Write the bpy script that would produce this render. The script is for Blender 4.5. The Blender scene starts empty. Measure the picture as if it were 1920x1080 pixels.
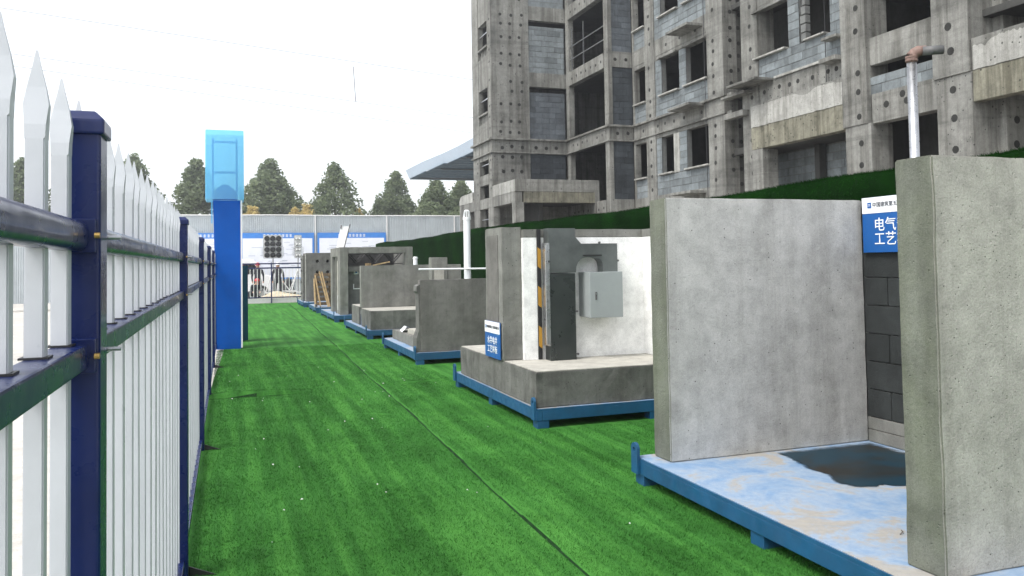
import bpy, bmesh, math, random
import numpy as np
from mathutils import Vector, Matrix
random.seed(7)
rng = np.random.default_rng(7)
D = bpy.data
scene = bpy.context.scene
COL = scene.collection
PI = math.pi

# ------------------------------------------------------------------ camera
cam = D.cameras.new('camera')
cam.sensor_width = 36.0
cam.lens = 28.356
cam.shift_y = -0.0525
cam.clip_start, cam.clip_end = 0.05, 2000
camo = D.objects.new('camera', cam)
COL.objects.link(camo)
camo.matrix_world = Matrix(((0.94319, 0.00371, 0.33155, 0), (-0.33180, -0.03816, 0.94259, 0), (-0.01688, 0.99926, 0.03457, 1.6), (0, 0, 0, 1))) @ Matrix(((1, 0, 0, 0), (0, 1, 0, 0), (0, 0, -1, 0), (0, 0, 0, 1)))
camo.matrix_world.translation = (0, 0, 1.6)
scene.camera = camo

# ------------------------------------------------------------------ sky, sun, exposure
SUN_EL, SUN_AZ = math.radians(56), math.radians(-112)      # azimuth measured from +Y (ahead) towards +X
world = D.worlds.new('World')
scene.world = world
world.use_nodes = True
wn, wl = world.node_tree.nodes, world.node_tree.links
bg = wn['Background']
sky = wn.new('ShaderNodeTexSky')
sky.sky_type = 'NISHITA'
sky.sun_disc = False
sky.sun_elevation = SUN_EL
sky.sun_rotation = SUN_AZ
sky.altitude = 50
sky.air_density = 1.0
sky.dust_density = 2.0
sky.ozone_density = 1.0
hsv = wn.new('ShaderNodeHueSaturation')
hsv.inputs['Saturation'].default_value = 0.22
wl.new(sky.outputs[0], hsv.inputs['Color'])
wl.new(hsv.outputs[0], bg.inputs['Color'])
bg.inputs['Strength'].default_value = 0.15
sl = D.lights.new('sun', 'SUN')
sl.energy = 1.2
sl.angle = math.radians(22)
sl.color = (1.0, 0.96, 0.9)
so = D.objects.new('sun', sl)
COL.objects.link(so)
sdir = Vector((math.sin(SUN_AZ) * math.cos(SUN_EL), math.cos(SUN_AZ) * math.cos(SUN_EL), math.sin(SUN_EL)))
so.rotation_euler = sdir.to_track_quat('Z', 'Y').to_euler()
so.location = (-20, 20, 40)
vs = scene.view_settings
scene.display_settings.display_device = 'sRGB'
vs.view_transform = 'Standard'
vs.look = 'None'
vs.exposure = 1.3
vs.gamma = 1
vs.use_curve_mapping = False

# ------------------------------------------------------------------ materials
def nodemat(name):
    m = D.materials.new(name)
    m.use_nodes = True
    nt = m.node_tree
    return m, nt.nodes, nt.links, nt.nodes['Principled BSDF']

def _tex(N, L, scale, detail=6, rough=0.6, stretch=None, dist=0.0):
    g = N.new('ShaderNodeNewGeometry')
    src = g.outputs['Position']
    if stretch:
        mp = N.new('ShaderNodeMapping')
        mp.inputs['Scale'].default_value = stretch
        L.new(src, mp.inputs['Vector'])
        src = mp.outputs[0]
    t = N.new('ShaderNodeTexNoise')
    t.inputs['Scale'].default_value = scale
    t.inputs['Detail'].default_value = detail
    t.inputs['Roughness'].default_value = rough
    t.inputs['Distortion'].default_value = dist
    L.new(src, t.inputs['Vector'])
    return t.outputs['Fac']

def _ramp(N, L, fac, stops):
    r = N.new('ShaderNodeValToRGB')
    e = r.color_ramp.elements
    while len(e) < len(stops):
        e.new(0.5)
    for i, (p, c) in enumerate(stops):
        e[i].position = p
        e[i].color = (*c, 1) if len(c) == 3 else c
    L.new(fac, r.inputs[0])
    return r.outputs[0]

def _mix(N, L, fac, a, b, mode='MIX'):
    m = N.new('ShaderNodeMix')
    m.data_type = 'RGBA'
    m.blend_type = mode
    for s, v in ((m.inputs[0], fac), (m.inputs[6], a), (m.inputs[7], b)):
        if isinstance(v, (int, float)):
            s.default_value = v
        elif isinstance(v, tuple):
            s.default_value = (*v, 1)
        else:
            L.new(v, s)
    return m.outputs[2]

def _bump(N, L, p, height, strength, dist):
    b = N.new('ShaderNodeBump')
    b.inputs['Strength'].default_value = strength
    b.inputs['Distance'].default_value = dist
    L.new(height, b.inputs['Height'])
    L.new(b.outputs[0], p.inputs['Normal'])

def k(c, f):
    return tuple(min(1, x * f) for x in c)

def concrete(name, col, var=0.35, patch=0.6, streak=0.5, moss=0.0, wet=0.0, pit=0.4, rough=0.9, grain=120, rnd=0.0, holes_=0.0, hs=40, bands=0.0):
    m, N, L, P = nodemat(name)
    base = _ramp(N, L, _tex(N, L, patch * 2, 8, 0.65, dist=0.6), [(0.3, k(col, 1 - var)), (0.5, col), (0.72, k(col, 1 + var * 0.8))])
    mid = _ramp(N, L, _tex(N, L, 7, 8, 0.7), [(0.35, (0.72, 0.72, 0.72)), (0.6, (1.06, 1.06, 1.06))])
    c = _mix(N, L, 0.7, base, mid, 'MULTIPLY')
    st = _ramp(N, L, _tex(N, L, 1.0, 6, 0.7, (4.5, 4.5, 0.25)), [(0.38, (0.45, 0.44, 0.42)), (0.56, (1, 1, 1))])
    c = _mix(N, L, streak, c, st, 'MULTIPLY')
    fine = _ramp(N, L, _tex(N, L, grain, 3, 0.8), [(0.33, (0.7, 0.7, 0.7)), (0.55, (1.03, 1.03, 1.03))])
    c = _mix(N, L, 0.75, c, fine, 'MULTIPLY')
    if bands:
        bd = _ramp(N, L, _tex(N, L, 1.0, 5, 0.7, (0.12, 0.12, 3.2), dist=0.5), [(0.36, (0.5, 0.5, 0.5)), (0.5, (1, 1, 1))])
        c = _mix(N, L, bands, c, bd, 'MULTIPLY')
    if holes_:
        g2 = N.new('ShaderNodeNewGeometry'); v2 = N.new('ShaderNodeTexVoronoi'); v2.inputs['Scale'].default_value = hs
        L.new(g2.outputs['Position'], v2.inputs['Vector'])
        sp = N.new('ShaderNodeSeparateColor'); L.new(v2.outputs['Color'], sp.inputs[0])
        sz = N.new('ShaderNodeMapRange'); sz.inputs['From Min'].default_value = 1 - holes_; sz.inputs['From Max'].default_value = 1; sz.inputs['To Min'].default_value = 0.0; sz.inputs['To Max'].default_value = 0.24
        L.new(sp.outputs[0], sz.inputs['Value'])
        lt_ = N.new('ShaderNodeMath'); lt_.operation = 'LESS_THAN'; L.new(v2.outputs['Distance'], lt_.inputs[0]); L.new(sz.outputs[0], lt_.inputs[1])
        c = _mix(N, L, lt_.outputs[0], c, k(col, 0.22))
    if moss:
        mf = _ramp(N, L, _tex(N, L, 1.7, 8, 0.7, dist=0.4), [(0.42, (0, 0, 0)), (0.66, (1, 1, 1))])
        mm = N.new('ShaderNodeMath'); mm.operation = 'MULTIPLY'; mm.inputs[1].default_value = moss
        L.new(mf, mm.inputs[0])
        c = _mix(N, L, mm.outputs[0], c, (0.16, 0.19, 0.10))
    if rnd:
        oi = N.new('ShaderNodeObjectInfo')
        rr = _ramp(N, L, oi.outputs['Random'], [(0, (1 - rnd,) * 3), (1, (1 + rnd * 0.6,) * 3)])
        c = _mix(N, L, 1.0, c, rr, 'MULTIPLY')
    L.new(c, P.inputs['Base Color'])
    P.inputs['Roughness'].default_value = rough
    P.inputs['Specular IOR Level'].default_value = 0.25
    vo = N.new('ShaderNodeTexVoronoi'); vo.inputs['Scale'].default_value = 26
    g = N.new('ShaderNodeNewGeometry'); L.new(g.outputs['Position'], vo.inputs['Vector'])
    pt = _ramp(N, L, vo.outputs['Distance'], [(0.02, (0, 0, 0)), (0.14, (1, 1, 1))])
    h = _mix(N, L, 0.5, _tex(N, L, 60, 6, 0.75), pt)
    _bump(N, L, P, h, pit, 0.012)
    return m

def paint(name, col, rough=0.4, var=0.15, metal=0.0, scale=6, bump=0.05, wear=None, coat=0.0, spec=0.5, wear_t=0.66):
    m, N, L, P = nodemat(name)
    c = _ramp(N, L, _tex(N, L, scale, 6, 0.65), [(0.3, k(col, 1 - var)), (0.7, k(col, 1 + var))])
    if wear:
        wf = _ramp(N, L, _tex(N, L, 14, 8, 0.75), [(wear_t, (0, 0, 0)), (wear_t + 0.05, (1, 1, 1))])
        c = _mix(N, L, wf, c, wear)
    L.new(c, P.inputs['Base Color'])
    r = _ramp(N, L, _tex(N, L, scale * 3, 4), [(0.3, (rough * 0.75,) * 3), (0.7, (min(1, rough * 1.25),) * 3)])
    L.new(r, P.inputs['Roughness'])
    P.inputs['Metallic'].default_value = metal
    P.inputs['Coat Weight'].default_value = coat
    P.inputs['Specular IOR Level'].default_value = spec
    _bump(N, L, P, _tex(N, L, 40, 4), bump, 0.004)
    return m

M = {}
M['conc_bldg'] = concrete('site_concrete', (0.225, 0.225, 0.208), 0.42, 0.35, 0.8, pit=0.5, grain=45, holes_=0.3, hs=9, bands=0.5)
M['conc_slot'] = concrete('shaded_slot_concrete', (0.11, 0.108, 0.10), 0.3, 0.25, 0.5, pit=0.35, grain=45)  # base colour lowered to paint in the shade of the slot
M['conc_pale'] = concrete('pale_peeling_coat', (0.36, 0.36, 0.335), 0.25, 0.6, 0.6, pit=0.5, grain=45, holes_=0.3, hs=9)
M['conc_ochre'] = concrete('ochre_stained_concrete', (0.21, 0.203, 0.158), 0.42, 0.9, 1.0, pit=0.5, grain=45, holes_=0.3, hs=9)
M['conc_dark'] = concrete('shaded_interior_concrete', (0.055, 0.055, 0.052), 0.3, 0.3, 0.3)  # shade of the unlit rooms put into the base colour
M['block_grey'] = concrete('aerated_block', (0.20, 0.225, 0.235), 0.25, 0.5, 0.35, rnd=0.28, pit=0.3, grain=60)
M['block_dark'] = concrete('dark_aerated_block', (0.050, 0.058, 0.066), 0.3, 0.5, 0.35, rnd=0.3, pit=0.3, grain=60)  # darker tone of the aerated block
M['block_mid'] = concrete('grey_blue_block', (0.11, 0.125, 0.14), 0.3, 0.5, 0.35, rnd=0.3, pit=0.3, grain=60)
M['mortar'] = concrete('mortar_joint', (0.16, 0.165, 0.16), 0.25, 0.5, 0.2)
M['plug'] = concrete('tie_hole_mortar', (0.03, 0.03, 0.028), 0.3, 2.0, 0.0)
M['conc_wall'] = concrete('sample_wall_concrete', (0.47, 0.467, 0.452), 0.17, 0.6, 0.35, moss=0.05, pit=0.5, grain=150, holes_=0.10, hs=48)
M['conc_wall2'] = concrete('mossy_wall_concrete', (0.40, 0.39, 0.355), 0.2, 0.9, 0.4, moss=0.10, pit=0.8, grain=110, holes_=0.18, hs=60)
M['mossy_shaded_edge'] = concrete('mossy_shaded_cast_edge', (0.155, 0.164, 0.138), 0.28, 0.9, 0.4, moss=0.25, pit=0.9, grain=110, holes_=0.2, hs=60)  # moss tint, plus a darker base painting the shade on left-facing ends
M['conc_plinth'] = concrete('plinth_concrete', (0.15, 0.15, 0.14), 0.4, 1.2, 0.5, pit=0.5, grain=150, holes_=0.25, hs=45)
M['conc_mid'] = concrete('grey_sample_concrete', (0.20, 0.20, 0.185), 0.28, 1.0, 0.35, moss=0.1, pit=0.5, grain=150, holes_=0.25, hs=45)
M['conc_brown'] = concrete('wet_sample_concrete', (0.155, 0.15, 0.14), 0.25, 1.0, 0.3, pit=0.5, grain=150, holes_=0.25, hs=45)
M['conc_top'] = concrete('trowelled_cement', (0.42, 0.405, 0.36), 0.2, 1.2, 0.1, pit=0.25, grain=150)
M['plaster'] = concrete('white_plaster', (0.87, 0.87, 0.85), 0.04, 1.5, 0.08, pit=0.12, grain=150)
M['dark_block'] = concrete('dark_block', (0.034, 0.038, 0.038), 0.3, 1.0, 0.2, rnd=0.2, grain=150)
M['navy'] = paint('navy_fence_enamel', (0.006, 0.014, 0.075), 0.30, 0.2, scale=4, coat=0.15, bump=0.03, spec=0.3)
M['picket'] = paint('white_fence_enamel', (0.47, 0.49, 0.52), 0.35, 0.07, scale=5, bump=0.1, wear=(0.25, 0.2, 0.17), wear_t=0.745)
M['blue_steel'] = paint('blue_platform_paint', (0.006, 0.066, 0.15), 0.55, 0.2, scale=4, wear=(0.10, 0.07, 0.05))
M['blue_panel'] = paint('blue_sign_panel', (0.001, 0.075, 0.36), 0.6, 0.12, scale=1.5, spec=0.12)
M['teal_panel'] = paint('dark_teal_board', (0.008, 0.075, 0.13), 0.6, 0.15, spec=0.15)
M['white_paint'] = paint('white_paint', (0.75, 0.75, 0.74), 0.4, 0.05)
M['white_pipe'] = paint('white_plastic_pipe', (0.72, 0.74, 0.75), 0.35, 0.04)
M['steel'] = paint('galvanised_steel', (0.50, 0.51, 0.52), 0.32, 0.2, metal=0.9, scale=9, bump=0.05)
M['tray_steel'] = paint('dull_zinc_tray', (0.15, 0.163, 0.158), 0.36, 0.38, metal=0.7, scale=1.6, bump=0.03)
M['tray_dark'] = paint('dark_zinc_sheet', (0.075, 0.085, 0.083), 0.32, 0.3, metal=0.7, scale=1.6, bump=0.03)
M['box_grey'] = paint('grey_cabinet_enamel', (0.28, 0.305, 0.305), 0.5, 0.05, bump=0.1)
M['groove_shade'] = paint('shaded_turf_backing', (0.010, 0.034, 0.010), 0.9, 0.3, spec=0.05)  # dark green backing colour, paints shade into the seam and crease grooves
M['black'] = paint('black_paint', (0.012, 0.012, 0.013), 0.5, 0.2)
M['yellow'] = paint('hazard_yellow', (0.38, 0.20, 0.02), 0.5, 0.15)
M['brass'] = paint('brass_bolt', (0.45, 0.30, 0.10), 0.35, 0.2, metal=0.9)
M['orange'] = paint('orange_wrap', (0.17, 0.105, 0.085), 0.6, 0.3, scale=20)
M['dark_grey'] = paint('dark_grey_steel', (0.09, 0.09, 0.09), 0.5, 0.2)
M['wood'] = paint('raw_timber', (0.42, 0.29, 0.15), 0.8, 0.35, scale=8)
M['wood_dark'] = paint('weathered_timber', (0.16, 0.11, 0.065), 0.85, 0.4, scale=8)
M['sign_blue'] = paint('sign_blue', (0.006, 0.085, 0.30), 0.4, 0.05)
M['sign_white'] = paint('sign_white', (0.78, 0.79, 0.80), 0.35, 0.03)
M['ink'] = paint('sign_ink', (0.03, 0.035, 0.05), 0.5, 0.1)
M['board_white'] = paint('notice_board_print', (0.78, 0.80, 0.86), 0.5, 0.06, scale=2)
M['board_blue'] = paint('notice_board_blue', (0.05, 0.22, 0.62), 0.5, 0.08)
M['board_ink'] = paint('notice_print_grey', (0.42, 0.45, 0.52), 0.5, 0.1)
M['hoarding'] = paint('grey_corrugated_steel', (0.46, 0.50, 0.52), 0.5, 0.1, scale=1.5)
M['glass_dark'] = paint('dark_glass', (0.012, 0.014, 0.016), 0.08, 0.1)
M['van_white'] = paint('white_van_paint', (0.8, 0.8, 0.8), 0.25, 0.03)
M['rubber'] = paint('tyre_rubber', (0.02, 0.02, 0.02), 0.85, 0.2)
M['cloth_dark'] = paint('dark_work_clothes', (0.018, 0.02, 0.028), 0.9, 0.3)
M['skin'] = paint('skin', (0.42, 0.26, 0.18), 0.6, 0.1)
M['red'] = paint('red_plastic', (0.45, 0.025, 0.03), 0.35, 0.1)
M['sand'] = concrete('pale_sand', (0.60, 0.52, 0.38), 0.2, 1.0, 0.0, grain=60)
M['yard'] = concrete('pale_yard_concrete', (0.52, 0.50, 0.46), 0.12, 0.2, 0.0, grain=60)
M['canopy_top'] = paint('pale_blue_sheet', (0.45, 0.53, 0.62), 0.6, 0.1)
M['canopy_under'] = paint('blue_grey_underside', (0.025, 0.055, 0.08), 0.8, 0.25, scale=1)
M['cable'] = paint('cable_grey', (0.12, 0.12, 0.13), 0.7, 0.1)

def lamp_glass():
    m, N, L, P = nodemat('pale_lamp_lens')  # pale metallic lens, mirrors its surroundings
    P.inputs['Base Color'].default_value = (0.92, 0.92, 0.9, 1)
    P.inputs['Metallic'].default_value = 0.7
    P.inputs['Roughness'].default_value = 0.25
    return m
M['lamp_lens'] = lamp_glass()

def film():
    m, N, L, P = nodemat('translucent_blue_film')
    P.inputs['Base Color'].default_value = (0.22, 0.60, 0.86, 1)
    P.inputs['Roughness'].default_value = 0.35
    tr = N.new('ShaderNodeBsdfTranslucent'); tr.inputs['Color'].default_value = (0.36, 0.74, 0.95, 1)
    tp = N.new('ShaderNodeBsdfTransparent'); tp.inputs['Color'].default_value = (0.62, 0.88, 0.97, 1)
    a = N.new('ShaderNodeMixShader'); a.inputs[0].default_value = 0.6
    b = N.new('ShaderNodeMixShader'); b.inputs[0].default_value = 0.35
    L.new(P.outputs[0], a.inputs[1]); L.new(tr.outputs[0], a.inputs[2])
    L.new(a.outputs[0], b.inputs[1]); L.new(tp.outputs[0], b.inputs[2])
    L.new(b.outputs[0], N['Material Output'].inputs['Surface'])
    return m
M['film'] = film()

def deck_mat():
    m, N, L, P = nodemat('dusty_pale_blue_deck')
    n1 = _tex(N, L, 1.9, 10, 0.72, dist=0.5)
    c = _ramp(N, L, n1, [(0.30, (0.085, 0.19, 0.37)), (0.42, (0.17, 0.27, 0.41)), (0.53, (0.26, 0.33, 0.42)), (0.59, (0.31, 0.30, 0.28)), (0.72, (0.33, 0.30, 0.25))])
    f = _ramp(N, L, _tex(N, L, 22, 8, 0.75), [(0.3, (0.8, 0.83, 0.87)), (0.65, (1.05, 1.04, 1.02))])
    c = _mix(N, L, 0.9, c, f, 'MULTIPLY')
    L.new(c, P.inputs['Base Color'])
    P.inputs['Roughness'].default_value = 0.75
    _bump(N, L, P, _tex(N, L, 50, 6, 0.7), 0.2, 0.004)
    return m
M['deck'] = deck_mat()

def puddle_mat():
    m, N, L, P = nodemat('wet_dirt_film')
    c = _ramp(N, L, _tex(N, L, 1.3, 6, 0.6, dist=0.7), [(0.50, (0.005, 0.026, 0.042)), (0.64, (0.014, 0.014, 0.012)), (0.76, (0.022, 0.014, 0.009))])
    L.new(c, P.inputs['Base Color'])
    P.inputs['Roughness'].default_value = 0.45
    P.inputs['Specular IOR Level'].default_value = 0.25
    at = N.new('ShaderNodeAttribute'); at.attribute_name = 'depth'
    ad = N.new('ShaderNodeMath'); ad.operation = 'MULTIPLY_ADD'; ad.inputs[1].default_value = 0.9
    L.new(_tex(N, L, 9, 8, 0.7), ad.inputs[0]); L.new(at.outputs['Fac'], ad.inputs[2])
    fr_ = _ramp(N, L, ad.outputs[0], [(0.38, (0, 0, 0)), (0.95, (1, 1, 1))])
    tp = N.new('ShaderNodeBsdfTransparent'); mx = N.new('ShaderNodeMixShader')
    L.new(fr_, mx.inputs[0]); L.new(tp.outputs[0], mx.inputs[1]); L.new(P.outputs[0], mx.inputs[2])
    L.new(mx.outputs[0], N['Material Output'].inputs['Surface'])
    return m
M['puddle'] = puddle_mat()

def turf_mat(name, dark, light, streaks=True, spec=0.06):
    m, N, L, P = nodemat(name)
    a = _tex(N, L, 1.0, 5, 0.6, (7.0, 0.35, 1.0) if streaks else (1, 1, 1))
    b = _tex(N, L, 1.4, 6, 0.65)
    d = _tex(N, L, 170, 3, 0.85)
    c1 = _ramp(N, L, a, [(0.34, k(dark, 0.95)), (0.48, k(dark, 1.25)), (0.64, light)])
    c2 = _ramp(N, L, b, [(0.32, (0.70, 0.74, 0.66)), (0.66, (1.16, 1.12, 1.10))])
    c3 = _ramp(N, L, d, [(0.30, (0.45, 0.5, 0.45)), (0.62, (1.25, 1.2, 1.25))])
    c = _mix(N, L, 1.0, c1, c2, 'MULTIPLY')
    c = _mix(N, L, 1.0, c, c3, 'MULTIPLY')
    L.new(c, P.inputs['Base Color'])
    P.inputs['Roughness'].default_value = 0.85
    P.inputs['Specular IOR Level'].default_value = spec
    _bump(N, L, P, d, 0.7, 0.012)
    return m
M['turf'] = turf_mat('artificial_turf', (0.036, 0.142, 0.026), (0.072, 0.250, 0.046))
M['blade'] = turf_mat('turf_blades', (0.042, 0.165, 0.030), (0.088, 0.295, 0.058))
M['turf_fibre'] = turf_mat('shaded_turf_fibre', (0.006, 0.034, 0.004), (0.012, 0.062, 0.008), False, 0.0)  # fibres darkened along with the wall's painted shade
M['turf_wall'] = turf_mat('shaded_turf_cladding', (0.0020, 0.0125, 0.0015), (0.0040, 0.0240, 0.0025), False, 0.0)  # same turf as the lawn, darkened to paint in weak light from the left

def leaf_mat(name, a, b):
    m, N, L, P = nodemat(name)
    c = _ramp(N, L, _tex(N, L, 0.9, 5, 0.7), [(0.3, a), (0.7, b)])
    L.new(c, P.inputs['Base Color'])
    P.inputs['Roughness'].default_value = 0.7
    tr = N.new('ShaderNodeBsdfTranslucent'); L.new(c, tr.inputs['Color'])
    mx = N.new('ShaderNodeMixShader'); mx.inputs[0].default_value = 0.45
    L.new(P.outputs[0], mx.inputs[1]); L.new(tr.outputs[0], mx.inputs[2])
    L.new(mx.outputs[0], N['Material Output'].inputs['Surface'])
    return m
M['leaf'] = leaf_mat('green_leaves', (0.10, 0.14, 0.07), (0.22, 0.265, 0.14))
M['leaf_yellow'] = leaf_mat('yellow_leaves', (0.48, 0.38, 0.13), (0.70, 0.58, 0.26))
M['bark'] = paint('bark', (0.09, 0.07, 0.05), 0.9, 0.3, scale=3)

# ------------------------------------------------------------------ mesh helpers
class MB:
    def __init__(s): s.v, s.f = [], []
    def add(s, vs, fs):
        n = len(s.v); s.v += [tuple(p) for p in vs]; s.f += [tuple(i + n for i in f) for f in fs]; return s
    def box(s, x0, x1, y0, y1, z0, z1):
        x0, x1 = min(x0, x1), max(x0, x1); y0, y1 = min(y0, y1), max(y0, y1); z0, z1 = min(z0, z1), max(z0, z1)
        return s.add([(x0, y0, z0), (x1, y0, z0), (x1, y1, z0), (x0, y1, z0), (x0, y0, z1), (x1, y0, z1), (x1, y1, z1), (x0, y1, z1)],
                     [(0, 3, 2, 1), (4, 5, 6, 7), (0, 1, 5, 4), (1, 2, 6, 5), (2, 3, 7, 6), (3, 0, 4, 7)])
    def bar(s, a, b, w, h=None, up=(0, 0, 1)):
        h = h or w
        a, b = Vector(a), Vector(b); d = (b - a).normalized(); u = Vector(up)
        if abs(d.dot(u)) > 0.95: u = Vector((1, 0, 0))
        r = d.cross(u).normalized(); u = r.cross(d)
        vs = [p + r * sx * w / 2 + u * sz * h / 2 for p in (a, b) for sx, sz in ((-1, -1), (1, -1), (1, 1), (-1, 1))]
        return s.add(vs, [(0, 3, 2, 1), (4, 5, 6, 7), (0, 1, 5, 4), (1, 2, 6, 5), (2, 3, 7, 6), (3, 0, 4, 7)][:0] + [(0, 1, 2, 3), (7, 6, 5, 4), (0, 4, 5, 1), (1, 5, 6, 2), (2, 6, 7, 3), (3, 7, 4, 0)])
    def tube(s, pts, r, n=10, cap=True, r2=None):
        pts = [Vector(p) for p in pts]; m = len(pts); rings = []
        for i, p in enumerate(pts):
            d = (pts[min(i + 1, m - 1)] - pts[max(i - 1, 0)]).normalized()
            u = Vector((0, 0, 1)) if abs(d.z) < 0.9 else Vector((1, 0, 0))
            a = d.cross(u).normalized(); b = a.cross(d)
            rr = r[i] if isinstance(r, (list, tuple)) else r
            rings.append([p + a * rr * math.cos(2 * PI * j / n) + b * (r2 or rr) * math.sin(2 * PI * j / n) for j in range(n)])
        vs = [q for R_ in rings for q in R_]
        fs = [(i * n + j, i * n + (j + 1) % n, (i + 1) * n + (j + 1) % n, (i + 1) * n + j) for i in range(m - 1) for j in range(n)]
        if cap: fs += [tuple(range(n - 1, -1, -1)), tuple((m - 1) * n + j for j in range(n))]
        return s.add(vs, fs)
    def prism(s, poly, vec):
        n = len(poly); v = Vector(vec); a = [Vector(p) for p in poly]
        return s.add(a + [p + v for p in a], [tuple(range(n - 1, -1, -1)), tuple(range(n, 2 * n))] + [(i, (i + 1) % n, n + (i + 1) % n, n + i) for i in range(n)])
    def build(s, name, mat, parent=None, bevel=0.0, smooth=False, seg=2):
        me = D.meshes.new(name)
        off = Vector((0, 0, 0))
        p = parent
        while p is not None:
            off += p.location; p = p.parent
        me.from_pydata([tuple(Vector(q) - off) for q in s.v], [], s.f)
        bm = bmesh.new(); bm.from_mesh(me); bmesh.ops.recalc_face_normals(bm, faces=bm.faces)
        if bevel:
            bmesh.ops.bevel(bm, geom=[e for e in bm.edges if len(e.link_faces) == 2 and e.calc_face_angle(0) > 0.5], offset=bevel, segments=seg, affect='EDGES', clamp_overlap=True, profile=0.6)
        bm.to_mesh(me); bm.free()
        if smooth:
            me.polygons.foreach_set('use_smooth', [True] * len(me.polygons))
        me.materials.append(M[mat] if isinstance(mat, str) else mat)
        o = D.objects.new(name, me); COL.objects.link(o)
        if parent is not None: o.parent = parent
        return o

def box(name, mat, parent, x0, x1, y0, y1, z0, z1, bevel=0.0):
    return MB().box(x0, x1, y0, y1, z0, z1).build(name, mat, parent, bevel)

def thing(name, label, cat, loc=(0, 0, 0), group=None):
    o = D.objects.new(name, None); COL.objects.link(o)
    o.empty_display_size = 0.2
    o.location = loc; o['label'] = label; o['category'] = cat
    if group: o['group'] = group
    return o
def tag(o, label, cat, group=None):
    o['label'] = label; o['category'] = cat
    if group: o['group'] = group
    return o
def structure(o): o['kind'] = 'structure'; return o
def stuff(o): o['kind'] = 'stuff'; return o
def copy_tree(o, parent=None):
    c = o.copy(); COL.objects.link(c); c.parent = parent
    for ch in list(o.children): copy_tree(ch, c)
    return c

def text(name, body, size, mat, parent, origin, xdir, updir, depth=0.002, align='CENTER'):
    c = D.curves.new(name, 'FONT'); c.body = body; c.size = size; c.align_x = align; c.align_y = 'CENTER'; c.extrude = depth / 2
    c.resolution_u = 2
    t = D.objects.new(name, c); COL.objects.link(t)
    me = D.meshes.new_from_object(t.evaluated_get(bpy.context.evaluated_depsgraph_get()))
    D.objects.remove(t)
    X, U = Vector(xdir).normalized(), Vector(updir).normalized(); Nn = X.cross(U)
    off = Vector((0, 0, 0)); p = parent
    while p is not None:
        off += p.location; p = p.parent
    mw = Matrix((X, U, Nn)).transposed().to_4x4(); mw.translation = Vector(origin) - off
    me.transform(mw); me.materials.clear(); me.materials.append(M[mat]); me.name = name
    o = D.objects.new(name, me); COL.objects.link(o)
    if parent is not None: o.parent = parent
    return o

UNIT = MB().box(-.5, .5, -.5, .5, -.5, .5)
def unit_mesh(mat):
    me = D.meshes.new('unit_block'); me.from_pydata(UNIT.v, [], UNIT.f)
    bm = bmesh.new(); bm.from_mesh(me); bmesh.ops.recalc_face_normals(bm, faces=bm.faces)
    bmesh.ops.bevel(bm, geom=bm.edges[:], offset=0.02, segments=1, affect='EDGES'); bm.to_mesh(me); bm.free()
    me.materials.append(M[mat]); return me
def unit_block(name, me, parent, x0, x1, y0, y1, z0, z1):
    o = D.objects.new(name, me); COL.objects.link(o); o.parent = parent
    off = Vector((0, 0, 0)); p = parent
    while p is not None:
        off += p.location; p = p.parent
    o.location = Vector(((x0 + x1) / 2, (y0 + y1) / 2, (z0 + z1) / 2)) - off
    o.scale = (x1 - x0, y1 - y0, z1 - z0)
    return o

# ================================================================== GROUND
structure(box('ground', 'yard', None, -150, 250, -60, 300, -0.6, -0.05))

def seam_x(y): return 1.64 + 0.0222 * y + 0.012 * np.sin(y * 0.9)
def turf_h(x, y):
    d = x - seam_x(y)
    h = 0.003 * np.exp(-(np.minimum(d, 0) / 0.09) ** 2) * (d < 0) - 0.004 * np.exp(-(d / 0.10) ** 2) * (d >= 0)
    h = h - 0.009 * np.exp(-((d - 0.008) / 0.017) ** 4)
    for cx, cy, ln, ang, a, w in CREASES:
        ca, sa = math.cos(ang), math.sin(ang)
        u = (x - cx) * ca + (y - cy) * sa; v = -(x - cx) * sa + (y - cy) * ca + 0.02 * np.sin(u * 5)
        h = h + a * np.exp(-(u / ln) ** 4) * (np.exp(-(v / w) ** 2) - 0.9 * np.exp(-((v + 1.5 * w) / (0.6 * w)) ** 2))
    return h
CREASES = [(0.20, 10.66, 0.62, 0.0, 0.050, 0.075), (1.50, 8.70, 0.22, -0.5, 0.012, 0.03), (2.55, 10.85, 0.45, 0.15, 0.016, 0.04), (1.9, 16.2, 0.4, 1.0, 0.018, 0.05),
           (1.1, 7.3, 0.35, 0.1, 0.008, 0.03), (0.2, 5.0, 0.45, 0.12, 0.012, 0.03), (1.95, 6.4, 0.3, 0.2, 0.008, 0.03), (1.0, 13.5, 0.5, 0.3, 0.01, 0.05), (2.3, 8.0, 0.3, 0.0, 0.009, 0.03)]
us = np.concatenate([np.linspace(-2.1, -0.12, 40), np.linspace(-0.11, 0.11, 45), np.linspace(0.12, 5.4, 80)])
ysl = np.concatenate([np.arange(-4, 3, 0.25), np.arange(3, 18, 0.035), np.arange(18, 36.45, 0.1)])
XX = np.zeros((len(ysl), len(us))); YY = np.zeros_like(XX)
for i, y in enumerate(ysl):
    XX[i] = np.clip(seam_x(y) + us, -0.40, 6.99); YY[i] = y
ZZ = turf_h(XX, YY)
vv = np.stack([XX, YY, ZZ], -1).reshape(-1, 3)
nu = len(us)
ii, jj = np.meshgrid(np.arange(len(ysl) - 1), np.arange(nu - 1), indexing='ij')
a_ = (ii * nu + jj).ravel()
quads = np.stack([a_, a_ + 1, a_ + nu + 1, a_ + nu], -1)
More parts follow.
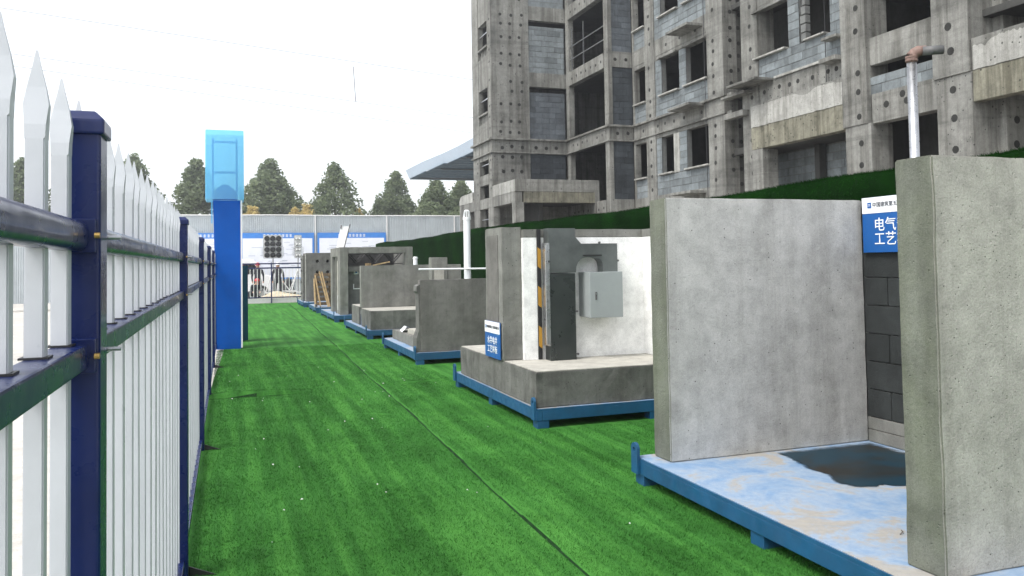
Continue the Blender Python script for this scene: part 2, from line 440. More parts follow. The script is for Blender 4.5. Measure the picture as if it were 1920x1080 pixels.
def np_mesh(name, verts, faces, mat, parent=None, smooth=False):
    me = D.meshes.new(name)
    nf, kk = faces.shape
    me.vertices.add(len(verts)); me.vertices.foreach_set('co', verts.astype(np.float32).ravel())
    me.loops.add(nf * kk); me.loops.foreach_set('vertex_index', faces.astype(np.int32).ravel())
    me.polygons.add(nf); me.polygons.foreach_set('loop_start', np.arange(0, nf * kk, kk, dtype=np.int32))
    me.update(calc_edges=True); me.validate()
    if smooth: me.polygons.foreach_set('use_smooth', np.ones(nf, dtype=bool))
    me.materials.append(M[mat] if isinstance(mat, str) else mat)
    o = D.objects.new(name, me); COL.objects.link(o)
    if parent is not None: o.parent = parent
    return o
lawn = structure(np_mesh('lawn', vv, quads, 'turf', smooth=True))
lawn.data.materials.append(M['groove_shade'])
fz = vv[quads, 2].min(axis=1) * (np.abs(vv[quads, 0].mean(axis=1) - seam_x(vv[quads, 1].mean(axis=1))) > 0.06)
fd = vv[quads, 0].mean(axis=1) - seam_x(vv[quads, 1].mean(axis=1))
lawn.data.polygons.foreach_set('material_index', ((np.abs(fd - 0.008 - 0.004 * np.sin(vv[quads, 1].mean(axis=1) * 3.1)) < 0.0125) | (fz < -0.024)).astype(np.int32))  # seam strip and low crease faces take the painted shade colour
lawn.data.update()

def blades(n, x0, x1, y0, y1, hgt, wid, zf):
    x = rng.uniform(x0, x1, n); y = y0 + (y1 - y0) * rng.uniform(0, 1, n) ** 1.35
    d = np.abs(x - seam_x(y) - 0.008); keep = d > 0.022; x, y = x[keep], y[keep]; n = len(x)
    z = zf(x, y)
    a = rng.uniform(0, 2 * PI, n); h = hgt * rng.uniform(0.5, 1.2, n); w = wid * rng.uniform(0.7, 1.3, n)
    lean = rng.uniform(0.1, 1.1, n) * h; la = rng.normal(-1.57, 1.2, n)
    p0 = np.stack([x - np.cos(a) * w / 2, y - np.sin(a) * w / 2, z - 0.001], -1)
    p1 = np.stack([x + np.cos(a) * w / 2, y + np.sin(a) * w / 2, z - 0.001], -1)
    p2 = np.stack([x + np.cos(la) * lean, y + np.sin(la) * lean, z + h], -1)
    v = np.stack([p0, p1, p2], 1).reshape(-1, 3)
    return v, np.arange(3 * n).reshape(-1, 3)
v1, f1 = blades(230000, -0.2, 2.9, 3.2, 16.5, 0.014, 0.0045, turf_h)
v2, f2 = blades(60000, 2.76, 4.9, 2.2, 7.2, 0.013, 0.0045, turf_h)
stuff(np_mesh('turf_blades', np.concatenate([v1, v2]), np.concatenate([f1, f2 + len(v1)]), 'blade'))

# pale yard behind the barrier and beside the fence
structure(box('yard', 'yard', None, -14, 14, 36.5, 43.7, -0.049, 0.012))

# ================================================================== WHITE AND NAVY FENCE
FX = -0.25
fence = thing('picket_fence', 'white spear-topped picket fence with navy posts and rails along the turf', 'fence', (FX, 1.5, 0))
post_y = [1.535 + 3.05 * i for i in range(-1, 6)]
pm = MB().box(-0.262, -0.2, -0.04, 0.04, 0.0, 1.83)
capm = MB().add([(-0.268, -0.046, 1.825), (-0.194, -0.046, 1.825), (-0.194, 0.046, 1.825), (-0.268, 0.046, 1.825),
                 (-0.268, -0.046, 1.850), (-0.194, -0.046, 1.850), (-0.194, 0.046, 1.850), (-0.268, 0.046, 1.850),
                 (-0.252, -0.03, 1.866), (-0.21, -0.03, 1.866), (-0.21, 0.03, 1.866), (-0.252, 0.03, 1.866)],
                [(3, 2, 1, 0), (0, 1, 5, 4), (1, 2, 6, 5), (2, 3, 7, 6), (3, 0, 4, 7), (4, 5, 9, 8), (5, 6, 10, 9), (6, 7, 11, 10), (7, 4, 8, 11), (8, 9, 10, 11)])
first = None
for y in post_y:
    if first is None:
        mbp = MB(); mbp.v = [(a, b + y, c) for a, b, c in pm.v]; mbp.f = pm.f
        first = mbp.build('post', 'navy', fence, bevel=0.006, seg=3)
        mbc = MB(); mbc.v = [(a, b + y, c) for a, b, c in capm.v]; mbc.f = capm.f
        mbc.build('post_cap', 'navy', first, bevel=0.004)
        g = MB().prism([(-0.199, y - 0.02, 0.0), (-0.06, y - 0.05, 0.0), (-0.199, y - 0.02, 0.05)], (0, 0.008, 0)); g.build('foot_shade_wedge', 'black', first)  # black wedge standing in for the shadow at the post foot
        for z in (1.655, 1.458):
            MB().tube([(-0.206, y - 0.062, z), (-0.198, y - 0.062, z)], 0.005, 8).build('bolt', 'brass', first)
            MB().tube([(-0.202, y + 0.055, z), (-0.180, y + 0.055, z)], 0.004, 8).build('bolt', 'steel', first)
        for z in (1.655, 1.458):
            MB().box(-0.270, -0.205, y - 0.056, y - 0.0405, z - 0.028, z + 0.028).build('rail_bracket', 'navy', first, bevel=0.002)
            MB().box(-0.270, -0.205, y + 0.0405, y + 0.046, z - 0.028, z + 0.028).build('rail_bracket', 'navy', first, bevel=0.002)
        y_first = y
    else:
        c = copy_tree(first, fence); c.location = (0, y - y_first, 0)
for a, b in zip(post_y[:-1], post_y[1:]):
    y0, y1 = a + 0.05, b - 0.05
    tr_ = MB().box(-0.265, -0.2155, y0, y1, 1.630, 1.679).build('top_rail', 'navy', fence, bevel=0.019, seg=5); tr_.data.polygons.foreach_set('use_smooth', [True] * len(tr_.data.polygons))
    MB().box(-0.264, -0.216, y0, y1, 1.438, 1.478).build('middle_rail', 'navy', fence, bevel=0.004)
    MB().box(-0.264, -0.216, y0, y1, 0.06, 0.10).build('bottom_rail', 'navy', fence, bevel=0.004)
def picket_mesh():
    mb = MB(); w = 0.0125
    prof = [(0.03, w, w), (1.78, w, w), (1.80, w * 1.06, w * 0.9), (1.828, w * 1.28, w * 0.55), (1.853, w * 0.95, w * 0.3), (1.885, w * 0.38, w * 0.18), (1.905, 0.0012, 0.001)]
    vs = []
    for z, hx, hy in prof:
        vs += [(-hx, -hy, z), (hx, -hy, z), (hx, hy, z), (-hx, hy, z)]
    fs = [(i * 4 + j, i * 4 + (j + 1) % 4, i * 4 + 4 + (j + 1) % 4, i * 4 + 4 + j) for i in range(len(prof) - 1) for j in range(4)]
    mb.add(vs, fs + [(3, 2, 1, 0), tuple(len(vs) - 4 + j for j in range(4))])
    bm = bmesh.new(); me = D.meshes.new('picket'); me.from_pydata(mb.v, [], mb.f); bm.from_mesh(me)
    bmesh.ops.recalc_face_normals(bm, faces=bm.faces)
    bmesh.ops.bevel(bm, geom=[e for e in bm.edges if abs((e.verts[0].co - e.verts[1].co).z) > 1], offset=0.002, segments=2, affect='EDGES')
    bm.to_mesh(me); bm.free(); me.materials.append(M['picket']); return me
PM = picket_mesh()
slot = MB().box(-0.018, 0.018, -0.017, 0.017, 1.4782, 1.4812)
SLM = D.meshes.new('picket_slot'); SLM.from_pydata(slot.v, [], slot.f); SLM.materials.append(M['black'])
for a in post_y[:-1]:
    for i in range(17):
        y = a + 0.09 + i * 0.179375
        p = D.objects.new('picket', PM); COL.objects.link(p); p.parent = fence
        p.location = (0.0, y - 1.5, 0); p.rotation_euler = (0, random.uniform(-.002, .002), random.uniform(-.05, .05))
        s_ = D.objects.new('rail_slot', SLM); COL.objects.link(s_); s_.parent = p

# ================================================================== BLUE TOTEM
tot = thing('sign_pillar', 'tall blue pillar with translucent pale blue box on top beside the fence', 'sign pillar', (0.0, 16.9, 0))
MB().add([(-0.21, 16.7, 0), (0.24, 16.7, 0), (0.24, 17.2, 0), (-0.21, 17.2, 0), (-0.27, 16.7, 2.9), (0.235, 16.7, 2.9), (0.235, 17.2, 2.9), (-0.27, 17.2, 2.9)],
         [(0, 3, 2, 1), (4, 5, 6, 7), (0, 1, 5, 4), (1, 2, 6, 5), (2, 3, 7, 6), (3, 0, 4, 7)]).build('body', 'blue_panel', tot, bevel=0.006)
MB().box(0.238, 0.268, 16.69, 16.74, 0.02, 2.9).build('white_edge_strip', 'white_paint', tot)
MB().box(-0.305, -0.28, 16.72, 16.75, 2.45, 2.9).build('side_strip', 'film', tot)
poly = [(16.50, 2.905), (16.50, 3.6), (16.515, 3.95), (16.56, 4.15), (16.64, 4.26), (16.75, 4.29), (17.3, 4.29), (17.3, 2.905)]
def shell(x0, x1, prof, t):
    mb = MB(); n = len(prof)
    vs = [(x0, y, z) for y, z in prof] + [(x1, y, z) for y, z in prof]
    mb.add(vs, [(i, i + 1, n + i + 1, n + i) for i in range(n - 1)] + [tuple(range(n)), tuple(range(2 * n - 1, n - 1, -1))])
    return mb
shell(-0.405, 0.30, poly, 0.01).build('light_box', 'film', tot)
fr = MB()
for x in (-0.27, 0.17): fr.bar((x, 16.75, 2.92), (x, 16.75, 4.12), 0.035)
for z in (3.45, 4.05): fr.bar((-0.27, 16.75, z), (0.17, 16.75, z), 0.04)
fr.build('inner_frame', 'blue_panel', tot)
MB().prism([(-0.27 + 0.44 * i / 12, 16.78, 2.92 + 0.30 * math.sin(PI * (0.15 + 0.7 * i / 12))) for i in range(13)] + [(0.17, 16.78, 2.92), (-0.27, 16.78, 2.92)], (0, 0.1, 0)).build('inner_dome', 'blue_panel', tot)
tb = thing('low_board', 'dark teal low board standing right behind the blue pillar', 'board', (0.28, 18.2, 0))
MB().add([(0.10, 18.0, 0.0), (0.41, 18.6, 0.0), (0.40, 18.65, 0.0), (0.09, 18.05, 0.0), (0.10, 18.0, 1.62), (0.41, 18.6, 1.62), (0.40, 18.65, 1.62), (0.09, 18.05, 1.62)],
         [(0, 3, 2, 1), (4, 5, 6, 7), (0, 1, 5, 4), (1, 2, 6, 5), (2, 3, 7, 6), (3, 0, 4, 7)]).build('panel', 'teal_panel', tb)
MB().bar((0.245, 18.32, 0), (0.245, 18.32, 1.5), 0.04).build('post', 'navy', tb)

# ================================================================== PLATFORMS
def platform(label, x0, x1, y0, y1):
    t = thing('steel_platform', label, 'platform', ((x0 + x1) / 2, (y0 + y1) / 2, 0), 'blue steel platforms under the concrete samples')
    MB().box(x0 + 0.012, x1 - 0.012, y0 + 0.012, y1 - 0.012, 0.170, 0.190).build('deck', 'deck', t)
    b0, b1 = 0.075, 0.187
    for args in ((x0, x0 + 0.06, y0, y1), (x1 - 0.06, x1, y0, y1), (x0 + 0.061, x1 - 0.061, y0, y0 + 0.06), (x0 + 0.061, x1 - 0.061, y1 - 0.06, y1)):
        MB().box(args[0], args[1], args[2], args[3], b0, b1 - 0.02).build('edge_beam', 'blue_steel', t, bevel=0.004)
    lip = MB()
    lip.box(x0, x0 + 0.011, y0, y1, 0.1675, 0.187); lip.box(x1 - 0.011, x1, y0, y1, 0.1675, 0.187)
    lip.box(x0 + 0.0115, x1 - 0.0115, y0, y0 + 0.011, 0.1675, 0.187); lip.box(x0 + 0.0115, x1 - 0.0115, y1 - 0.011, y1, 0.1675, 0.187)
    lip.build('edge_lip', 'blue_steel', t)
    ym = (y0 + y1) / 2
    for fx in (x0 + 0.01, (x0 + x1) / 2 - 0.06, x1 - 0.13):
        for fy in (y0 + 0.005, ym - 0.06, y1 - 0.125):
            MB().box(fx, fx + 0.12, fy, fy + 0.12, -0.01, 0.074).build('foot', 'blue_steel', t, bevel=0.003)
    for ly, sgn in ((y0 + 0.05, 1), (y1 - 0.05, -1)):
        for lx, sx in ((x0 - 0.024, 1), (x1 + 0.002, 1)):
            mb = MB(); prof = [(-0.045, 0.0), (0.045, 0.0)] + [(0.045 * math.cos(a), 0.255 + 0.045 * math.sin(a)) for a in np.linspace(0, PI, 11)]
            n = len(prof); hole = [(0.017 * math.cos(a), 0.25 + 0.017 * math.sin(a)) for a in np.linspace(0, 2 * PI, n, endpoint=False)]
            # plate with an eye: outer loop and inner loop bridged on both faces
            def ang(p): return math.atan2(p[1] - 0.25, p[0])
            outer = []
            for q in range(24):
                a = 2 * PI * q / 24; c_, s_ = math.cos(a), math.sin(a)
                if s_ >= 0.05: r_ = 0.047
                else: r_ = min(0.045 / max(abs(c_), 1e-6), 0.17 / max(abs(s_), 1e-6))
                outer.append((c_ * r_, 0.25 + s_ * r_))
            inner = [(0.017 * math.cos(2 * PI * q / 24), 0.25 + 0.017 * math.sin(2 * PI * q / 24)) for q in range(24)]
            vs = [(lx, ly + p, z) for p, z in outer] + [(lx, ly + p, z) for p, z in inner] + [(lx + 0.022, ly + p, z) for p, z in outer] + [(lx + 0.022, ly + p, z) for p, z in inner]
            fs = []
            for q in range(24):
                w = (q + 1) % 24
                fs += [(q, w, 24 + w, 24 + q), (48 + q, 72 + q, 72 + w, 48 + w), (q, 48 + q, 48 + w, w), (24 + q, 24 + w, 72 + w, 72 + q)]
            mb.add(vs, fs); mb.build('lifting_lug', 'blue_steel', t)
    return t
platform('blue steel platform under the nearest pair of tall concrete walls, stained with a dark puddle', 2.76, 5.35, 2.42, 5.26)
platform('blue steel platform under the white-backed sample carrying the grey electrical box', 2.78, 5.35, 7.26, 10.22)
platform('blue steel platform under the stepped slabs and plain wall, beside the white vent pipe', 2.80, 5.35, 12.58, 15.48)
platform('blue steel platform under the low plinth with a long wall set back on it', 2.80, 5.45, 17.35, 20.85)
platform('blue steel platform under the hollow concrete frame with the leaning white panel on top', 2.80, 5.35, 22.95, 26.6)
platform('blue steel platform under the wooden pallet with leaning timber', 2.78, 5.35, 27.7, 30.3)
platform('farthest blue steel platform, under the concrete block with round holes', 2.72, 5.35, 31.8, 34.6)

# ------------------------------------------------------------------ sample 1 (nearest): two walls and a block back wall
s1 = thing('wall_sample', 'nearest concrete sample bay: two tall grey walls joined by a dark block wall', 'wall sample', (3.8, 3.9, 0.19))
def rough_box(x0, x1, y0, y1, z0, z1, step, amp):
    bm = bmesh.new()
    mb = MB().box(x0, x1, y0, y1, z0, z1)
    vs = [bm.verts.new(v) for v in mb.v]
    for f in mb.f: bm.faces.new([vs[i] for i in f])
    bmesh.ops.bevel(bm, geom=bm.edges[:], offset=0.008, segments=2, affect='EDGES')
    for ax, (a, b) in enumerate(((x0, x1), (y0, y1), (z0, z1))):
        n = int((b - a) / step)
        for i in range(1, n):
            co = [0, 0, 0]; no = [0, 0, 0]; co[ax] = a + (b - a) * i / n; no[ax] = 1
            bmesh.ops.bisect_plane(bm, geom=bm.verts[:] + bm.edges[:] + bm.faces[:], plane_co=co, plane_no=no)
    from mathutils import noise
    for v in bm.verts:
        e = sum((abs(v.co[i] - lo) < 0.02 or abs(v.co[i] - hi) < 0.02) for i, (lo, hi) in enumerate(((x0, x1), (y0, y1), (z0, z1))))
        m = amp * (2.2 if e >= 2 else 1.0)
        v.co += Vector([noise.noise(v.co * 6 + Vector((i * 9, 0, 0))) + 0.5 * noise.noise(v.co * 23 + Vector((i * 5, 1, 0))) for i in range(3)]) * m
    mb2 = MB(); bm.verts.index_update()
    mb2.v = [tuple(v.co) for v in bm.verts]; mb2.f = [tuple(v.index for v in f.verts) for f in bm.faces]; bm.free()
    return mb2
rough_box(2.895, 4.62, 4.97, 5.20, 0.190, 2.035, 0.07, 0.0016).build('side_wall', 'conc_wall', s1)
rough_box(2.925, 4.62, 2.72, 2.935, 0.190, 2.045, 0.06, 0.0018).build('side_wall', 'conc_wall2', s1)
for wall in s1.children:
    wall.data.materials.append(M['mossy_shaded_edge'])
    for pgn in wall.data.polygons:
        if pgn.normal.x < -0.7: pgn.material_index = 1  # left-facing ends get the painted shade tone
bw1 = MB().box(4.645, 4.85, 2.72, 5.20, 0.190, 2.03).build('block_wall', 'mortar', s1)
dbm = unit_mesh('dark_block')
for r_ in range(8):
    z0 = 0.385 + r_ * 0.212; z1 = min(z0 + 0.204, 2.03)
    y = 2.94 - (0.3 if r_ % 2 else 0)
    while y < 4.965:
        a, b = max(y, 2.94), min(y + 0.592, 4.965)
        if b - a > 0.05: unit_block('block', dbm, bw1, 4.62, 4.66, a, b, z0, z1)
        y += 0.60
for a, b in ((2.94, 3.6), (3.61, 4.28), (4.29, 4.965)): unit_block('brick', unit_mesh('conc_mid'), bw1, 4.612, 4.66, a, b, 0.195, 0.285)
for a, b in ((2.94, 3.3), (3.31, 3.9), (3.91, 4.6), (4.61, 4.965)): unit_block('brick', unit_mesh('conc_mid'), bw1, 4.614, 4.66, a, b, 0.29, 0.378)
# name board hung on the block wall
def nameboard(parent, label, x, y0, y1, z0, z1, head, l1, l2, frac, hs, ts):
    b = MB().box(x - 0.012, x, y0, y1, z0, z1).build('sign_board', 'sign_blue', parent)
    b['label'] = label
    zs = z1 - (z1 - z0) * frac
    MB().box(x - 0.0145, x - 0.0122, y0 + 0.001, y1 - 0.001, zs, z1 - 0.001).build('white_band', 'sign_white', b)
    xx = x - 0.0162
    text('lettering', head, hs, 'ink', b, (xx, (y0 + y1) / 2 - hs * 0.9, (zs + z1) / 2), (0, -1, 0), (0, 0, 1))
    yl = y1 - (y1 - y0) * 0.0
    em = MB().box(xx - 0.001, xx + 0.001, (y0 + y1) / 2 - hs * 0.9 + hs * 0.52 * len(head), (y0 + y1) / 2 - hs * 0.9 + hs * 0.52 * len(head) + hs * 0.95, (zs + z1) / 2 - hs * 0.5, (zs + z1) / 2 + hs * 0.55)
    e = em.build('emblem', 'sign_blue', b)
    ym = (y0 + y1) / 2
    q = (zs + z1) / 2
    ey = ym - hs * 0.9 + hs * 0.52 * len(head) + hs * 0.47
    MB().box(xx - 0.002, xx - 0.0012, ey - hs * .3, ey + hs * .3, q - hs * .12, q - hs * .04).box(xx - 0.002, xx - 0.0012, ey - hs * .3, ey + hs * .3, q + hs * .12, q + hs * .2).build('emblem_bar', 'sign_white', e)
    h = zs - z0
    text('lettering', l1, ts, 'sign_white', b, (x - 0.0135, ym, z0 + h * 0.68), (0, -1, 0), (0, 0, 1))
    text('lettering', l2, ts, 'sign_white', b, (x - 0.0135, ym, z0 + h * 0.32), (0, -1, 0), (0, 0, 1))
    return b
nameboard(s1, 'blue and white name board at the top of the block wall', 4.60, 4.27, 4.93, 1.63, 2.045, '中国建筑第五工程局有限公司', '电气安装', '工艺样板', 0.29, 0.040, 0.108)
# puddle on the deck
pts = [(3.74, 4.93), (3.70, 4.70), (3.63, 4.45), (3.66, 4.30), (3.57, 4.15), (3.60, 4.02), (3.72, 3.95), (3.80, 3.98), (3.92, 3.88), (4.05, 3.70), (4.3, 3.6), (4.585, 3.62), (4.585, 4.93)]
fine_pts = []
for i in range(len(pts)):
    a, b = Vector(pts[i]), Vector(pts[(i + 1) % len(pts)])
    for t in range(6):
        q = a.lerp(b, t / 6)
        if i < 11: q += Vector((random.uniform(-.012, .012), random.uniform(-.012, .012)))
        fine_pts.append((q.x, q.y, 0.1915))
def soft_sheet(loop, inset, mat):
    cx = sum(p[0] for p in loop) / len(loop); cy = sum(p[1] for p in loop) / len(loop)
    inner = [(p[0] + (cx - p[0]) * inset, p[1] + (cy - p[1]) * inset, p[2]) for p in loop]
    n = len(loop); me = D.meshes.new('puddle')
    me.from_pydata(loop + inner, [], [(i, (i + 1) % n, n + (i + 1) % n, n + i) for i in range(n)] + [tuple(range(n, 2 * n))])
    at = me.attributes.new('depth', 'FLOAT', 'POINT'); at.data.foreach_set('value', [0.0] * n + [1.0] * n)
    me.materials.append(M[mat]); o = D.objects.new('puddle', me); COL.objects.link(o); return o
pz = soft_sheet([(x, y, 0.1935) for x, y, z in fine_pts], 0.22, 'puddle')
tag(pz, 'dark wet puddle spread on the pale blue deck between the two nearest walls', 'puddle')

# ------------------------------------------------------------------ sample 2: plinth, pillar, white wall, cable tray, electrical box
s2 = thing('electrical_sample', 'concrete plinth with grey pillar and white wall holding a steel cable duct', 'wall sample', (3.9, 8.7, 0.19))
rough_box(2.80, 5.2, 7.30, 10.0, 0.190, 0.530, 0.09, 0.004).build('plinth', 'conc_plinth', s2)
MB().box(2.812, 5.19, 7.312, 9.99, 0.531, 0.540).build('plinth_screed', 'conc_top', s2)
rough_box(2.795, 3.015, 8.26, 8.86, 0.541, 1.982, 0.08, 0.003).build('pillar', 'conc_mid', s2)
MB().box(2.788, 2.7945, 8.40, 8.80, 0.56, 1.90).build('pillar_patch', 'conc_brown', s2)
rough_box(3.016, 4.47, 8.215, 8.42, 1.865, 1.955, 0.1, 0.002).build('lintel', 'conc_mid', s2)
MB().box(3.016, 4.47, 8.205, 8.42, 0.541, 1.864).build('white_wall', 'plaster', s2)
MB().box(4.471, 4.68, 7.46, 8.42, 0.541, 1.864).build('return_wall', 'plaster', s2, bevel=0.004)
rough_box(4.471, 4.68, 7.46, 8.42, 1.865, 1.955, 0.1, 0.002).build('lintel', 'conc_mid', s2)
strip = MB().box(3.172, 3.214, 8.180, 8.2045, 0.545, 1.953).build('hazard_strip', 'black', s2)
for z0, z1 in ((1.55, 1.76), (1.13, 1.34), (0.69, 0.91)):
    MB().add([(3.173, 8.1785, z0), (3.213, 8.1785, z0 - 0.03), (3.213, 8.1785, z1 - 0.03), (3.173, 8.1785, z1), (3.173, 8.1802, z0), (3.213, 8.1802, z0 - 0.03), (3.213, 8.1802, z1 - 0.03), (3.173, 8.1802, z1)],
             [(0, 1, 2, 3), (7, 6, 5, 4), (0, 4, 5, 1), (1, 5, 6, 2), (2, 6, 7, 3), (3, 7, 4, 0)]).build('yellow_stripe', 'yellow', strip)
# cable duct: vertical run, elbow with a chamfer, arm turning down into the box
ty0, ty1 = 8.02, 8.17
duct = thing('cable_duct', 'zinc steel cable duct rising up the white wall and bending over to the grey box', 'cable duct', (3.45, 8.06, 0.541))
MB().box(3.245, 3.545, ty0, ty1, 0.541, 1.470).build('riser', 'tray_dark', duct, bevel=0.003)
pl = [(3.24, 1.478), (3.555, 1.478), (3.56, 1.54), (3.58, 1.59), (3.62, 1.625), (3.67, 1.64), (3.79, 1.64), (3.84, 1.625), (3.87, 1.59), (3.88, 1.54), (3.88, 1.44), (4.055, 1.44), (4.055, 1.79), (3.62, 1.79), (3.55, 1.865), (3.55, 1.958), (3.24, 1.958)]
MB().prism([(x, ty0 - 0.004, z) for x, z in pl], (0, ty1 - ty0, 0)).build('elbow', 'tray_steel', duct)
MB().box(3.226, 3.244, ty0 - 0.012, ty1, 0.70, 1.80).build('flange', 'steel', duct)
MB().box(3.205, 3.225, ty0 - 0.004, ty0 + 0.02, 0.72, 1.78).build('edge_rail', 'steel', duct)
bb = MB()
for x, z in ((3.56, 0.60), (3.555, 1.06), (3.24, 1.60), (4.06, 1.60), (3.84, 1.80), (3.25, 0.72)): bb.tube([(x, ty0 - 0.012, z), (x, ty0 + 0.01, z)], 0.012, 8)
bb.build('bolt', 'dark_grey', duct)
MB().box(3.64, 3.86, ty0 - 0.018, ty0 - 0.005, 1.655, 1.668).build('torn_seam', 'black', duct)
ebx = thing('electrical_box', 'grey metal electrical box with small lock on the white wall', 'electrical box', (3.85, 7.95, 1.2))
MB().box(3.665, 4.05, 7.925, 8.20, 0.990, 1.478).build('case', 'box_grey', ebx, bevel=0.004)
MB().box(3.662, 4.053, 7.90, 7.923, 0.987, 1.481).build('door', 'box_grey', ebx, bevel=0.005)
lk = MB().box(3.722, 3.742, 7.893, 7.899, 1.18, 1.265).build('lock_plate', 'dark_grey', ebx, bevel=0.004)
MB().tube([(3.732, 7.893, 1.245), (3.732, 7.886, 1.245)], 0.006, 8).build('keyhole', 'steel', lk)
nameboard(s2, 'blue and white name board low on the pillar', 2.782, 8.31, 8.84, 0.545, 0.945, '中国建筑第五工程局有限公司', '水井电井', '工艺样板', 0.32, 0.034, 0.088)

# ------------------------------------------------------------------ sample 3: stepped slabs and plain wall
s3 = thing('stair_sample', 'plain dark concrete wall with low stepped slabs behind it', 'wall sample', (3.8, 13.6, 0.19))
rough_box(2.885, 5.2, 12.62, 12.80, 0.190, 1.34, 0.09, 0.003).build('wall', 'conc_brown', s3)
MB().prism([(2.872, 12.64, 0.191), (2.884, 12.64, 0.191), (2.884, 12.64, 1.27), (2.835, 12.64, 1.24), (2.83, 12.64, 1.16), (2.865, 12.64, 1.12), (2.865, 12.64, 0.55), (2.82, 12.64, 0.42), (2.82, 12.64, 0.191)], (0, 0.25, 0)).build('wall_return', 'conc_plinth', s3)
rough_box(2.95, 5.0, 12.92, 15.3, 0.190, 0.36, 0.1, 0.003).build('step', 'conc_mid', s3)
rough_box(3.02, 5.0, 12.92, 14.25, 0.361, 0.45, 0.1, 0.003).build('step', 'conc_top', s3)
rough_box(3.12, 5.0, 12.92, 13.7, 0.451, 0.53, 0.1, 0.003).build('step', 'conc_mid', s3)
rough_box(3.60, 3.905, 14.75, 15.0, 0.361, 1.715, 0.08, 0.003).build('column', 'conc_mid', s3)
rough_box(3.906, 4.12, 14.77, 15.0, 0.361, 1.535, 0.08, 0.003).build('column', 'conc_mid', s3)
MB().box(3.64, 3.83, 14.735, 14.749, 1.0, 1.49).build('column_patch', 'conc_top', s3)
lb = thing('printed_sheet', 'crumpled white and blue printed sheet lying on the lowest step', 'paper sheet', (3.0, 14.7, 0.36))
MB().add([(2.97, 14.5, 0.365), (3.02, 14.95, 0.365), (3.10, 14.92, 0.45), (3.05, 14.47, 0.46), (3.22, 14.44, 0.38), (3.25, 14.9, 0.38)], [(0, 1, 2, 3), (3, 2, 5, 4)]).build('sheet', 'sign_white', lb)
MB().add([(3.075, 14.55, 0.455), (3.11, 14.85, 0.450), (3.20, 14.82, 0.40), (3.18, 14.54, 0.405)], [(0, 1, 2, 3)]).build('blue_print', 'sign_blue', lb)
vp_ = thing('vent_pipe', 'tall white plastic pipe with a toothed cap rising behind the dark plain wall', 'pipe', (4.19, 14.3, 0.361))
MB().tube([(4.19, 14.4, 0.361), (4.19, 14.4, 2.42)], 0.064, 20).build('pipe', 'white_pipe', vp_, smooth=False)
MB().tube([(4.19, 14.4, 2.40), (4.19, 14.4, 2.45)], 0.074, 20).build('collar', 'white_pipe', vp_)
cp = MB()
for q in range(10):
    a = 2 * PI * q / 10
    cp.bar((4.19 + 0.066 * math.cos(a), 14.4 + 0.066 * math.sin(a), 2.45), (4.19 + 0.045 * math.cos(a), 14.4 + 0.045 * math.sin(a), 2.565), 0.017, 0.008)
cp.tube([(4.19, 14.4, 2.56), (4.19, 14.4, 2.585)], [0.055, 0.03], 16)
cp.build('cap', 'white_pipe', vp_)
hp = thing('water_pipe', 'thin white horizontal pipe behind the dark plain wall', 'pipe', (3.9, 14.35, 1.50))
MB().tube([(3.25, 14.32, 1.50), (4.75, 14.32, 1.49)], 0.017, 10).build('pipe', 'white_pipe', hp)
MB().box(4.70, 4.75, 14.28, 14.36, 0.36, 1.56).build('bracket', 'dark_grey', hp)

# ------------------------------------------------------------------ sample 4: plinth with long wall set back
s4 = thing('plinth_sample', 'low dark concrete plinth with a long pale wall standing on it', 'wall sample', (4.0, 19, 0.19))
rough_box(2.89, 5.30, 17.40, 18.75, 0.190, 0.592, 0.1, 0.003).build('plinth', 'conc_plinth', s4)
rough_box(2.90, 5.30, 19.1, 20.30, 0.190, 0.612, 0.1, 0.003).build('plinth', 'conc_plinth', s4)
MB().box(2.96, 5.30, 18.75, 19.1, 0.190, 0.60).build('plinth_gap', 'conc_brown', s4)
MB().box(2.90, 5.29, 17.41, 18.74, 0.593, 0.602).build('plinth_screed', 'conc_top', s4)
MB().box(2.91, 5.29, 19.11, 20.29, 0.613, 0.622).build('plinth_screed', 'conc_top', s4)
rough_box(2.90, 5.30, 18.76, 18.98, 0.603, 1.575, 0.1, 0.003).build('wall', 'conc_mid', s4)
nb = MB().box(2.935, 2.955, 18.78, 19.07, 0.195, 0.55).build('sign_board', 'sign_blue', s4)
nb['label'] = 'small blue board in the gap of the plinth'
MB().box(2.932, 2.9345, 18.79, 19.06, 0.44, 0.549).build('white_band', 'sign_white', nb)
st = thing('pipe_stub', 'short white pipe stub with a ribbed collar behind the long pale wall', 'pipe', (3.97, 19.2, 0.622))
MB().tube([(4.29, 19.25, 0.622), (4.29, 19.25, 1.72)], 0.055, 14).build('pipe', 'white_pipe', st)
MB().tube([(4.29, 19.25, 1.72), (4.29, 19.25, 1.745), (4.29, 19.25, 1.75), (4.29, 19.25, 1.775)], [0.064, 0.064, 0.05, 0.045], 14).build('collar', 'white_pipe', st)

# ------------------------------------------------------------------ sample 5: hollow frame with rebar trusses
s5 = thing('frame_sample', 'hollow grey concrete frame with dark reinforcing trusses inside its opening', 'wall sample', (4.0, 24.2, 0.19))
X0, X1, Y0, Y1, ZT = 2.98, 5.07, 23.1, 25.3, 2.10
rough_box(X0, 3.21, Y0, 23.62, 0.190, ZT, 0.12, 0.003).build('corner_column', 'conc_mid', s5)
rough_box(4.855, X1, Y0, 23.62, 0.190, ZT, 0.12, 0.003).build('corner_column', 'conc_mid', s5)
rough_box(3.211, 4.854, Y0, 23.3, 1.925, ZT, 0.12, 0.003).build('lintel', 'conc_mid', s5)
rough_box(X0, 3.15, 23.98, 24.08, 0.190, 1.84, 0.12, 0.002).build('side_post', 'conc_mid', s5)
rough_box(X0, 3.15, 24.9, Y1, 0.190, ZT, 0.12, 0.002).build('corner_column', 'conc_mid', s5)
